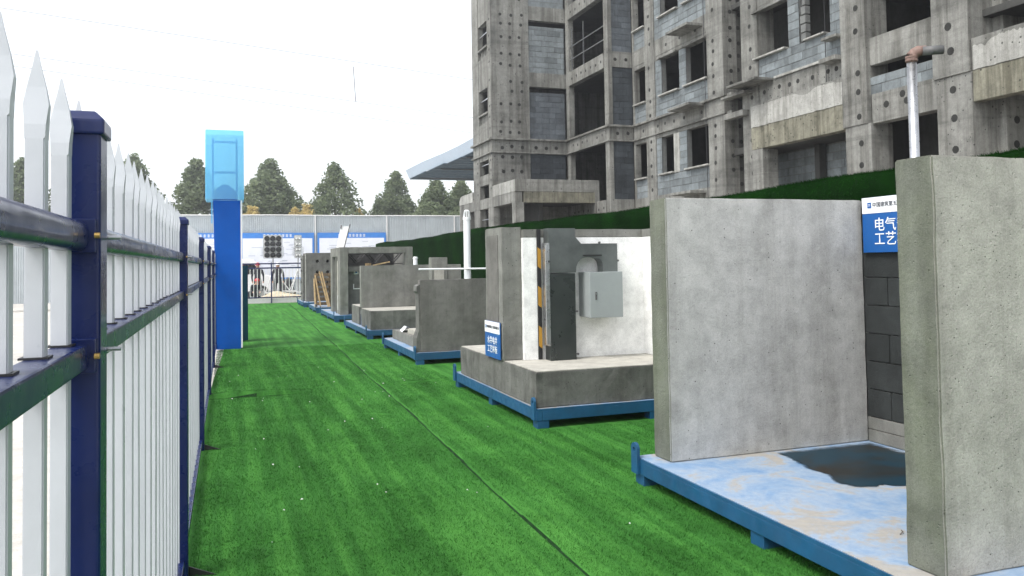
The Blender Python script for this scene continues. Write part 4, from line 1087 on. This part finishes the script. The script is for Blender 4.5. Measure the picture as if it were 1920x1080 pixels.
for kind, X, a, z, r_ in HOLES:
    n = 10; a += random.gauss(0, .022); z += random.gauss(0, .022)
    if random.random() < 0.04: continue; r_ *= random.uniform(0.9, 1.1)
    if kind == 'x':
        ring = [(X - 0.004, a + r_ * math.cos(2 * PI * q / n), z + r_ * math.sin(2 * PI * q / n)) for q in range(n)]
        hb.prism(ring, (0.02, 0, 0))
    else:
        ring = [(a + r_ * math.cos(2 * PI * q / n), X - 0.004, z + r_ * math.sin(2 * PI * q / n)) for q in range(n)]
        hb.prism(ring, (0, 0.02, 0))
stuff(hb.build('tie_hole_plugs', 'plug', bl))

# steel pipe with a wrapped elbow standing by the nearest sample
gp = thing('steel_pipe', 'galvanised steel pipe with orange wrapped elbow rising above the nearest wall', 'pipe', (5.0, 4.8, 0.19))
MB().tube([(5.0, 4.81, 0.19), (5.0, 4.81, 3.10)], 0.036, 18).build('pipe', 'steel', gp, smooth=True)
MB().tube([(5.0, 4.81, 3.095)] + [(5.0 + 0.05 * (1 - math.cos(a)), 4.81 - 0.04 * (1 - math.cos(a)), 3.12 + 0.06 * math.sin(a)) for a in np.linspace(0, PI / 2, 8)] + [(5.08, 4.745, 3.18)], [0.040, 0.044, 0.041, 0.045, 0.041, 0.044, 0.040, 0.043, 0.039, 0.037], 16).build('wrapped_elbow', 'orange', gp, smooth=True)
for z in (3.105, 3.13): MB().tube([(5.0, 4.81, z), (5.0, 4.81, z + 0.012)], 0.046, 14).build('tape_band', 'orange', gp)
MB().tube([(5.04, 4.74, 3.17), (5.16, 4.66, 3.17)], 0.034, 14).build('arm', 'dark_grey', gp, smooth=True)

# ================================================================== BARRIER AT THE END OF THE TURF
gt = thing('metal_barrier', 'low navy barrier with thin pale bars at the far end of the turf', 'barrier', (1.9, 36.5, 0))
MB().box(0.35, 3.2, 36.47, 36.53, 1.49, 1.55).build('top_rail', 'navy', gt); MB().box(0.35, 3.2, 36.47, 36.53, 1.68, 1.735).build('upper_rail', 'navy', gt); MB().box(0.35, 3.2, 36.47, 36.53, 0.22, 0.27).build('bottom_rail', 'navy', gt)
for i in range(19):
    x = 0.45 + i * 0.148
    MB().box(x - 0.012, x + 0.012, 36.485, 36.51, 0.02, 1.49).build('bar', 'white_paint', gt)
for x in (0.35, 1.75, 3.15): MB().box(x, x + 0.05, 36.46, 36.54, 0, 1.76).build('post', 'navy', gt)
kb = structure(box('kerb', 'white_paint', None, -0.3, 4.0, 36.62, 36.8, 0.0, 0.20))

# ================================================================== LIGHT TOWERS, VAN, PEOPLE, SAND
def ring_disc(mb, c, r_, y0, y1, n=20):
    mb.prism([(c[0] + r_ * math.cos(2 * PI * q / n), y0, c[1] + r_ * math.sin(2 * PI * q / n)) for q in range(n)], (0, y1 - y0, 0))
def light_tower(label, x, y, w, nx, lens_mat, z0=1.96, z1=3.08, rot=0):
    t = thing('light_tower', label, 'light tower', (x, y, 0), 'mobile light towers behind the barrier')
    f = MB()
    h = w / 2
    for s_ in (-1, 1): f.bar((x + s_ * h, y, z0 + 0.05), (x + s_ * h, y, z1 - 0.05), 0.03)
    for z in (z0 + 0.02, (z0 + z1) / 2, z1 - 0.02): f.bar((x - h, y, z), (x + h, y, z), 0.03)
    f.bar((x - h - 0.06, y, z0 + 0.1), (x - h - 0.06, y, z0 + 0.55), 0.03); f.bar((x + h + 0.06, y, z0 + 0.1), (x + h + 0.06, y, z0 + 0.55), 0.03)
    f.build('head_frame', 'steel', t)
    hd = MB().box(x - h + 0.02, x + h - 0.02, y + 0.09, y + 0.12, z0 + 0.03, z1 - 0.03).build('back_plate', 'white_paint', t)
    pw, ph = (w - 0.06) / nx, (z1 - z0 - 0.06) / 4
    for i in range(nx):
        for j in range(4):
            c = (x - w / 2 + 0.03 + pw * (i + 0.5), z0 + 0.03 + ph * (j + 0.5))
            mb = MB(); ring_disc(mb, c, min(pw, ph) * 0.47, y - 0.02, y + 0.085)
            l = mb.build('lamp', 'black' if lens_mat == 'black' else 'dark_grey', t)
            mb = MB(); ring_disc(mb, c, min(pw, ph) * 0.41, y - 0.028, y - 0.0205); mb.build('lens', 'glass_dark' if lens_mat == 'black' else 'lamp_lens', l)
    MB().tube([(x, y + 0.06, 0.35), (x, y + 0.06, z0 + 0.2)], 0.035, 10).build('mast', 'steel', t)
    MB().box(x - 0.35, x + 0.35, y - 0.25, y + 0.25, 0.30, 0.36).build('cart', 'white_paint', t)
    for s_ in (-1, 1): MB().tube([(x, y + 0.06, 1.45), (x + s_ * 0.34, y - 0.1, 0.36)], 0.022, 8).build('strut', 'white_paint', t)
    for sx in (-0.3, 0.3):
        for sy in (-0.2, 0.2):
            o = MB().tube([(x + sx - 0.03, y + sy, 0.14), (x + sx + 0.03, y + sy, 0.14)], 0.13, 14).build('wheel', 'rubber', t)
            MB().tube([(x + sx - 0.035, y + sy, 0.14), (x + sx + 0.035, y + sy, 0.14)], 0.06, 10).build('rim', 'white_paint', o)
    return t
light_tower('mobile light tower with twelve dark round lamps facing us', 2.02, 40.0, 0.86, 3, 'black')
lt2 = light_tower('mobile light tower with pale round lamps seen almost edge-on, right of the dark one', 3.18, 40.0, 0.34, 2, 'pale')
brace = thing('steel_brace', 'white V-shaped steel brace standing between the two light towers', 'brace', (2.75, 39.6, 0))
MB().tube([(2.02, 39.6, 1.47), (2.74, 39.6, 0.45)], 0.024, 8).build('brace_bar', 'white_paint', brace); MB().tube([(3.15, 39.6, 1.45), (2.76, 39.6, 0.45)], 0.024, 8).build('brace_bar', 'white_paint', brace)
MB().box(2.45, 3.05, 39.45, 39.75, 0.36, 0.44).build('base', 'white_paint', brace)
for x in (2.5, 3.0): MB().tube([(x - 0.03, 39.5, 0.20), (x + 0.03, 39.5, 0.20)], 0.17, 14).build('wheel', 'rubber', brace)

van = thing('white_van', 'white van with dark windows parked behind the barrier', 'van', (0.2, 42.2, 0))
prof = [(-2.2, 0.35), (2.35, 0.35), (2.45, 0.75), (2.38, 1.05), (1.75, 1.18), (1.25, 1.88), (1.05, 1.97), (-2.0, 1.97), (-2.2, 1.85)]
MB().prism([(x, 41.4, z) for x, z in prof], (0, 1.65, 0)).build('body', 'van_white', van, bevel=0.05)
for a, b in ((-1.95, -1.15), (-1.05, -0.25), (-0.15, 0.5)):
    wv_ = MB().box(a, b, 41.385, 41.399, 1.22, 1.75).build('window', 'glass_dark', van)
    MB().box(a - 0.02, b + 0.02, 41.39, 41.398, 1.19, 1.219).build('sill', 'black', wv_)
MB().prism([(0.6, 41.385, 1.22), (1.55, 41.385, 1.22), (1.18, 41.385, 1.75), (0.6, 41.385, 1.75)], (0, 0.014, 0)).build('window', 'glass_dark', van)
for x in (-1.5, 1.55):
    o = MB().tube([(x, 41.36, 0.33), (x, 41.56, 0.33)], 0.33, 20).build('wheel', 'rubber', van)
    MB().tube([(x, 41.345, 0.33), (x, 41.36, 0.33)], 0.2, 14).build('rim', 'steel', o)
MB().box(2.30, 2.44, 41.5, 41.75, 0.78, 0.93).build('headlight', 'lamp_lens', van)
MB().box(0.7, 0.85, 41.37, 41.39, 1.02, 1.06).build('handle', 'black', van)

def person(label, x, y, pose, helmet):
    t = thing('person', label, 'person', (x, y, 0), 'workers behind the barrier')
    if pose == 'stand':
        J = {'pel': (0, 0, .93), 'sp': (0, 0, 1.15), 'ch': (0, 0.0, 1.36), 'nk': (0, 0, 1.50), 'hd': (0, -.02, 1.60), 'tp': (0, -.01, 1.70),
             'lh': (-.10, 0, .90), 'lk': (-.12, -.02, .50), 'la': (-.13, .02, .09), 'lt': (-.14, -.14, .04), 'rh': (.10, 0, .90), 'rk': (.12, -.02, .50), 'ra': (.13, .02, .09), 'rt': (.14, -.14, .04),
             'ls': (-.19, 0, 1.40), 'le': (-.26, .03, 1.13), 'lw': (-.24, -.10, .90), 'lf': (-.23, -.14, .81), 'rs': (.19, 0, 1.40), 're': (.26, .03, 1.13), 'rw': (.24, -.10, .90), 'rf': (.23, -.14, .81)}
    else:
        J = {'pel': (0, .05, .32), 'sp': (.06, -.02, .50), 'ch': (.14, -.08, .68), 'nk': (.17, -.12, .80), 'hd': (.18, -.15, .89), 'tp': (.18, -.15, .98),
             'lh': (-.10, .02, .32), 'lk': (-.16, -.34, .48), 'la': (-.15, -.18, .09), 'lt': (-.15, -.34, .04), 'rh': (.10, .02, .32), 'rk': (.20, -.34, .48), 'ra': (.16, -.18, .09), 'rt': (.17, -.34, .04),
             'ls': (-.04, -.06, .72), 'le': (-.10, -.26, .52), 'lw': (.0, -.40, .45), 'lf': (.04, -.46, .42), 'rs': (.32, -.08, .70), 're': (.38, -.28, .52), 'rw': (.30, -.42, .45), 'rf': (.27, -.48, .42)}
    R_ = dict(pel=.145, sp=.14, ch=.16, nk=.055, hd=.095, tp=.075, lh=.095, lk=.062, la=.045, lt=.04, rh=.095, rk=.062, ra=.045, rt=.04, ls=.065, le=.046, lw=.034, lf=.03, rs=.065, re=.046, rw=.034, rf=.03)
    E_ = [('pel', 'sp'), ('sp', 'ch'), ('ch', 'nk'), ('nk', 'hd'), ('hd', 'tp'), ('pel', 'lh'), ('lh', 'lk'), ('lk', 'la'), ('la', 'lt'), ('pel', 'rh'), ('rh', 'rk'), ('rk', 'ra'), ('ra', 'rt'), ('ch', 'ls'), ('ls', 'le'), ('le', 'lw'), ('lw', 'lf'), ('ch', 'rs'), ('rs', 're'), ('re', 'rw'), ('rw', 'rf')]
    ks = list(J)
    me = D.meshes.new('body'); me.from_pydata([J[q] for q in ks], [(ks.index(a), ks.index(b)) for a, b in E_], [])
    o = D.objects.new('body', me); COL.objects.link(o)
    md = o.modifiers.new('skin', 'SKIN'); sv = me.skin_vertices[0].data
    for i, q in enumerate(ks): sv[i].radius = (R_[q], R_[q] * (0.8 if q in ('pel', 'sp', 'ch') else 1)); sv[i].use_root = (q == 'pel')
    s2_ = o.modifiers.new('sub', 'SUBSURF'); s2_.levels = 2; s2_.render_levels = 2
    bpy.context.view_layer.update()
    m2 = D.meshes.new_from_object(o.evaluated_get(bpy.context.evaluated_depsgraph_get()))
    D.objects.remove(o)
    m2.name = 'body'; m2.materials.clear()
    for mm in ('cloth_dark', 'skin', 'rubber'): m2.materials.append(M[mm])
    hd = Vector(J['hd']); hands = [Vector(J['lf']), Vector(J['rf'])]
    for p in m2.polygons:
        c = p.center
        p.material_index = 1 if (c - hd).length < 0.17 and c.z > J['nk'][2] - 0.02 or min((c - h_).length for h_ in hands) < 0.09 else (2 if c.z < 0.09 else 0)
        p.use_smooth = True
    b = D.objects.new('body', m2); COL.objects.link(b); b.parent = t
    hz = Vector(J['hd']) + Vector((x, y, 0.055))
    mb = MB(); n = 16; prev = []
    for j in range(5):
        a = j / 4 * PI / 2
        prev += [(hz.x + 0.118 * math.cos(a) * math.cos(2 * PI * q / n), hz.y + 0.13 * math.cos(a) * math.sin(2 * PI * q / n), hz.z + 0.125 * math.sin(a)) for q in range(n)]
    mb.add(prev, [(j * n + q, j * n + (q + 1) % n, (j + 1) * n + (q + 1) % n, (j + 1) * n + q) for j in range(4) for q in range(n)])
    mb.prism([(hz.x + 0.13 * math.cos(2 * PI * q / n), hz.y - 0.02 + 0.15 * math.sin(2 * PI * q / n), hz.z - 0.004) for q in range(n)], (0, 0, 0.012))
    mb.build('helmet', helmet, t, smooth=True)
    return t
person('person in dark clothes and a red helmet standing left of the light tower', 1.30, 39.2, 'stand', 'red')
person('person in dark clothes and a white helmet standing right of the light tower mast', 2.20, 39.3, 'stand', 'white_paint')
person('person in a red helmet half hidden beside the blue pillar', 0.55, 39.4, 'stand', 'red')
person('person in dark clothes crouching low behind the barrier', 1.05, 38.2, 'crouch', 'red')
tarp = thing('tarpaulin_heap', 'black tarpaulin heap behind the barrier, left of the holed block', 'tarpaulin', (2.75, 41.0, 0))
def heap(name, mat, cx, cy, rx, ry, h, parent, seed):
    from mathutils import noise
    mb = MB(); n, m = 24, 8; vs = []
    for j in range(m + 1):
        for q in range(n):
            a = 2 * PI * q / n; t = j / m
            r_ = t; z = h * (1 - t ** 1.6) * (1 + 0.35 * noise.noise(Vector((math.cos(a) * t * 2 + seed, math.sin(a) * t * 2, seed))))
            vs.append((cx + rx * r_ * math.cos(a), cy + ry * r_ * math.sin(a), max(0.012, z)))
    mb.add(vs, [(j * n + q, j * n + (q + 1) % n, (j + 1) * n + (q + 1) % n, (j + 1) * n + q) for j in range(m) for q in range(n)])
    return mb.build(name, mat, parent, smooth=True)
heap('cover', 'black', 2.75, 41.0, 0.5, 0.4, 1.0, tarp, 3)
tag(heap('sand_heap', 'sand', 2.3, 38.6, 1.4, 0.7, 0.42, None, 5), 'low heap of pale sand behind the barrier', 'sand heap')

# ================================================================== FAR HOARDING WITH NOTICE BOARDS
hw = thing('steel_hoarding', 'long grey corrugated steel hoarding across the far end of the site', 'hoarding', (2, 44, 0))
for a, b in zip([-18.6, -14.8, -11.0, -7.16, -3.3, 0.54, 4.40, 8.24, 12.08, 15.92], [-14.8, -11.0, -7.16, -3.3, 0.54, 4.40, 8.24, 12.08, 15.92, 19.8]):
    n = 40; prof_ = []
    for i in range(n):
        x = a + (b - a) * i / n; w = (b - a) / n
        prof_ += [(x, 44.06), (x + w * 0.45, 44.06), (x + w * 0.55, 44.09), (x + w * 0.95, 44.09)]
    prof_.append((b, 44.06)); vs = [(x, y, z) for z in (0, 4.25) for x, y in prof_]; m = len(prof_)
    mb = MB().add(vs, [(i, i + 1, m + i + 1, m + i) for i in range(m - 1)]); mb.build('sheet_panel', 'hoarding', hw)
    MB().box(b - 0.03, b + 0.03, 44.0, 44.055, 0, 4.29).build('post', 'white_paint', hw)
    sag = random.uniform(-0.02, 0.02)
    MB().tube([(a + (b - a) * t / 6, 44.05, 4.27 + sag * math.sin(PI * t / 6)) for t in range(7)], 0.03, 6).build('top_rail', 'white_paint', hw)
for i, (a, b, lab) in enumerate(((-3.2, 0.45, 'notice board on the hoarding, left of the blue pillar'), (0.62, 4.33, 'notice board on the hoarding behind the dark light tower'), (4.50, 8.16, 'notice board on the hoarding behind the leaning white panel'))):
    nb_ = thing('notice_board', 'blue framed white ' + lab, 'notice board', ((a + b) / 2, 43.95, 1.2), 'notice boards on the hoarding')
    MB().box(a, b, 43.93, 43.985, 0.9, 3.34).build('frame', 'board_blue', nb_)
    MB().box(a + 0.1, b - 0.1, 43.92, 43.929, 1.0, 3.05).build('sheet', 'board_white', nb_)
    pr_ = MB()
    for q in range(26):
        x = random.uniform(a + 0.25, b - 0.9); z = random.uniform(1.6, 2.9)
        pr_.box(x, x + random.uniform(0.2, 0.6), 43.916, 43.919, z, z + 0.025)
    stuff(pr_.build('fine_print', 'board_ink', nb_))
    hd_ = MB(); x = (a + b) / 2 - 0.75
    for q in range(8):
        hd_.box(x, x + 0.13, 43.924, 43.9295, 3.13, 3.15).box(x, x + 0.13, 43.924, 43.9295, 3.18, 3.2).box(x, x + 0.13, 43.924, 43.9295, 3.23, 3.25).box(x + 0.05, x + 0.08, 43.9235, 43.9238, 3.11, 3.27); x += 0.19
    stuff(hd_.build('header_print', 'board_white', nb_))

# ================================================================== PROTECTIVE CANOPY BEYOND
cn = thing('site_canopy', 'pale blue edged protective canopy jutting out beside the far end of the building', 'canopy', (16, 52, 0))
edge = [(12.85, 59.5, 8.0), (12.95, 54.5, 8.02), (13.2, 49.8, 8.0), (13.3, 46.5, 8.0), (13.25, 42.8, 8.0), (13.2, 39.0, 8.0)]
n = len(edge)
for nm, dz, mat, th in (('fascia', 0.62, 'canopy_top', 0.05),):
    vs = [(x, y, z) for x, y, z in edge] + [(x - 0.25, y, z + dz) for x, y, z in edge] + [(x + th, y, z) for x, y, z in edge] + [(x - 0.25 + th, y, z + dz) for x, y, z in edge]
    fs = []
    for i in range(n - 1): fs += [(i, i + 1, n + i + 1, n + i), (2 * n + i, 3 * n + i, 3 * n + i + 1, 2 * n + i + 1), (n + i, n + i + 1, 3 * n + i + 1, 3 * n + i), (i, 2 * n + i, 2 * n + i + 1, i + 1)]
    MB().add(vs, fs).build(nm, mat, cn)
for i in range(n - 1):
    (x0, y0, z0), (x1, y1, z1) = edge[i], edge[i + 1]
    for k_ in range(6):
        t0, t1 = k_ / 6, (k_ + 0.96) / 6
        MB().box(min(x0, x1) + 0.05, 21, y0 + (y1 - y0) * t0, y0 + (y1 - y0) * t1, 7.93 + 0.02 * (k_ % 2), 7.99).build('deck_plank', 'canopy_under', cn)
for y in (40, 46, 52, 58):
    MB().tube([(20.5, y, 0), (20.5, y, 7.92)], 0.08, 8).build('prop', 'dark_grey', cn)
    MB().bar((13.4, y, 7.88), (21, y, 7.88), 0.08).build('joist', 'dark_grey', cn)

# ================================================================== TREES BEYOND THE HOARDING
def crown(seed, H, R, n, leaf):
    """leaf-sized quads in many clumps: broad at a quarter of the height, tapering to a blunt tip"""
    rg = np.random.default_rng(seed)
    cl = []
    for i in range(150):
        t = rg.uniform(0, 1)
        prof_r = R * min(1.0, 0.72 + t * 1.6) * (1 - max(0, (t - 0.18) / 0.82) ** 1.35) ** 0.9
        a = rg.uniform(0, 2 * PI); r_ = prof_r * math.sqrt(rg.uniform(0.15, 1))
        cl.append((r_ * math.cos(a), r_ * math.sin(a), H * (0.06 + 0.86 * t), R * 0.27 * (1.15 - 0.55 * t) * rg.uniform(0.65, 1.3)))
    for q in range(5): cl.append((rg.normal(0, .12), rg.normal(0, .12), H * (0.82 + 0.03 * q), 0.5 - 0.06 * q))
    cl = np.array(cl)
    w_ = cl[:, 3] ** 2.2
    idx = rg.choice(len(cl), n, p=w_ / w_.sum())
    d = rg.normal(size=(n, 3)); d /= np.linalg.norm(d, axis=1)[:, None]
    rr = rg.uniform(0.2, 1, n) ** 0.45 * cl[idx, 3]
    c = cl[idx, :3] + d * rr[:, None] * np.array([1, 1, 1.1])
    a = rg.normal(size=(n, 3)); a /= np.linalg.norm(a, axis=1)[:, None]
    b = np.cross(a, rg.normal(size=(n, 3))); b /= np.linalg.norm(b, axis=1)[:, None]
    s = leaf * rg.uniform(0.6, 1.4, n)[:, None]
    v = np.stack([c - a * s, c + b * s * 0.6, c + a * s, c - b * s * 0.6], 1).reshape(-1, 3)
    return v, np.arange(4 * n).reshape(-1, 4)
CR = [crown(11 + i, 1.0 * 10.4, 3.0 + 0.15 * i, 20000, 0.135) for i in range(3)]
CRM = []
def tree(name, label, x, y, h, sx, var, mat='leaf', group='trees beyond the hoarding'):
    t = thing(name, label, 'tree', (x, y, 0), group)
    v, f = CR[var]
    key = (var, mat)
    me = next((m_ for k_, m_ in CRM if k_ == key), None)
    if me is None:
        o = np_mesh('crown', v, f, mat, t); CRM.append((key, o.data))
    else:
        o = D.objects.new('crown', me); COL.objects.link(o); o.parent = t
    s = h / 10.8
    o.scale = (s * sx, s * sx, s); o.location = (0, 0, h * 0.03); o.rotation_euler = (0, 0, random.uniform(0, 6.28))
    tk = MB().tube([(x, y, -0.05), (x + 0.05, y, h * 0.3), (x - 0.05, y, h * 0.6), (x, y, h * 0.93)], [0.2, 0.15, 0.09, 0.02], 8)
    for q in range(7):
        z = h * (0.18 + 0.1 * q); a = q * 2.4; L_ = 0.16 * h * (1.05 - q * 0.11)
        tk.tube([(x, y, z), (x + L_ * math.cos(a) * 0.5, y + L_ * math.sin(a) * 0.5, z + L_ * 0.45), (x + L_ * math.cos(a), y + L_ * math.sin(a), z + L_ * 1.2)], [0.07, 0.05, 0.015], 5)
    tk.build('trunk', 'bark', t)
    return t
for x, h, sx, v, lab in ((-15.5, 11.0, 1.1, 0, 'hazy green tree glimpsed between the nearest fence spears'), (-7.7, 11.9, 1.05, 1, 'broad hazy green tree directly behind the fence spear tops'), (-2.6, 11.7, 1.05, 0, 'conical hazy green tree just left of the pale blue box'),
                         (3.6, 11.75, 1.25, 2, 'conical hazy green tree just right of the pale blue box'), (9.15, 11.3, 1.05, 1, 'conical hazy green tree in the middle, standing free with sky on both sides'), (15.2, 11.0, 1.0, 0, 'hazy green tree at the tip of the blue canopy'),
                         (18.4, 10.0, 1.15, 2, 'dense dark green tree under the blue canopy'), (21.6, 10.2, 1.1, 1, 'yellowish green tree under the canopy, next to the building edge'), (13.4, 8.2, 0.8, 2, 'shorter green tree left of the canopy tip')):
    tree('leafy_tree', lab, x, 75 + random.uniform(-1.5, 1.5), h, sx, v)
for x, h, sx, lab in ((2.0, 7.1, 1.25, 'golden shrub tree peeping over the hoarding, nearest the pale blue box'), (5.5, 7.0, 0.95, 'golden shrub tree over the hoarding, left of the free-standing tree'), (6.6, 7.3, 1.25, 'golden shrub tree over the hoarding, touching the free-standing tree'), (11.0, 6.9, 1.0, 'golden shrub tree over the hoarding at the right foot of the free-standing tree')):
    tree('shrub_tree', lab, x, 72.5, h, sx, 0, 'leaf_yellow', 'golden shrub trees over the hoarding')

# ================================================================== OVERHEAD CABLES
for (p, q, lab) in (((-13.98, 60, 18.7), (18.2, 60, 15.9), 'uppermost thin cable crossing the white sky'), ((-13.1, 60, 15.7), (18.2, 60, 12.9), 'middle thin cable crossing the white sky'), ((-12.4, 60, 14.85), (18.2, 60, 11.7), 'lowest thin cable crossing the white sky')):
    d = Vector(q) - Vector(p); a = Vector(p) - d * 2.0; b = Vector(q) + d * 1.0
    o = MB().tube([a.lerp(b, t / 20) + Vector((0, 0, -0.0)) for t in range(21)], 0.017, 6).build('power_cable', 'cable', None)
    tag(o, lab, 'cable', 'overhead power cables')
o = MB().tube([(8.85, 60, 16.35), (9.0, 60, 13.75)], 0.03, 6).build('hanging_rod', 'cable', None); tag(o, 'short thin rod hanging from the uppermost cable', 'rod')

# ================================================================== LITTER
lt = MB()
for q in range(38):
    x, y = random.uniform(0.0, 2.6), random.uniform(3.8, 13); s = random.uniform(0.004, 0.011); a = random.uniform(0, 6.28)
    z = float(turf_h(np.array([x]), np.array([y]))[0]) + 0.012
    c_, s_ = math.cos(a) * s, math.sin(a) * s
    lt.add([(x - c_, y - s_, z), (x + s_, y - c_, z + 0.004), (x + c_, y + s_, z + 0.002), (x - s_, y + c_, z + 0.006), (x, y, z + 0.009)], [(0, 1, 4), (1, 2, 4), (2, 3, 4), (3, 0, 4), (3, 2, 1, 0)])
stuff(lt.build('litter', 'white_paint', None))
# twigs on the nearest deck
for i, (x, y, a) in enumerate(((3.2, 3.25, 0.3), (3.45, 3.05, 0.9), (3.1, 2.95, 0.1))):
    o = MB().tube([(x, y, 0.194), (x + 0.03 * math.cos(a), y + 0.03 * math.sin(a), 0.2), (x + 0.07 * math.cos(a + .4), y + 0.07 * math.sin(a + .4), 0.194)], 0.0025, 5).build('twig', 'bark', None)
    tag(o, ['dry twig on the pale blue deck, nearest the puddle', 'curved dry twig on the pale blue deck touching the nearest wall', 'dry twig on the pale blue deck by its outer edge'][i], 'twig', 'twigs on the deck')

# ================================================================== HAZE
hz = MB().box(-160, 260, -70, 310, -2.0, 30).build('haze', 'cable', None)
hz['kind'] = 'stuff'
m = D.materials.new('haze_air'); m.use_nodes = True
for nd in list(m.node_tree.nodes): m.node_tree.nodes.remove(nd)
out = m.node_tree.nodes.new('ShaderNodeOutputMaterial'); pv = m.node_tree.nodes.new('ShaderNodeVolumePrincipled')
pv.inputs['Color'].default_value = (0.95, 0.97, 1.0, 1); pv.inputs['Density'].default_value = 0.0019; pv.inputs['Anisotropy'].default_value = 0.6
m.node_tree.links.new(pv.outputs[0], out.inputs['Volume'])
hz.data.materials.clear(); hz.data.materials.append(m)
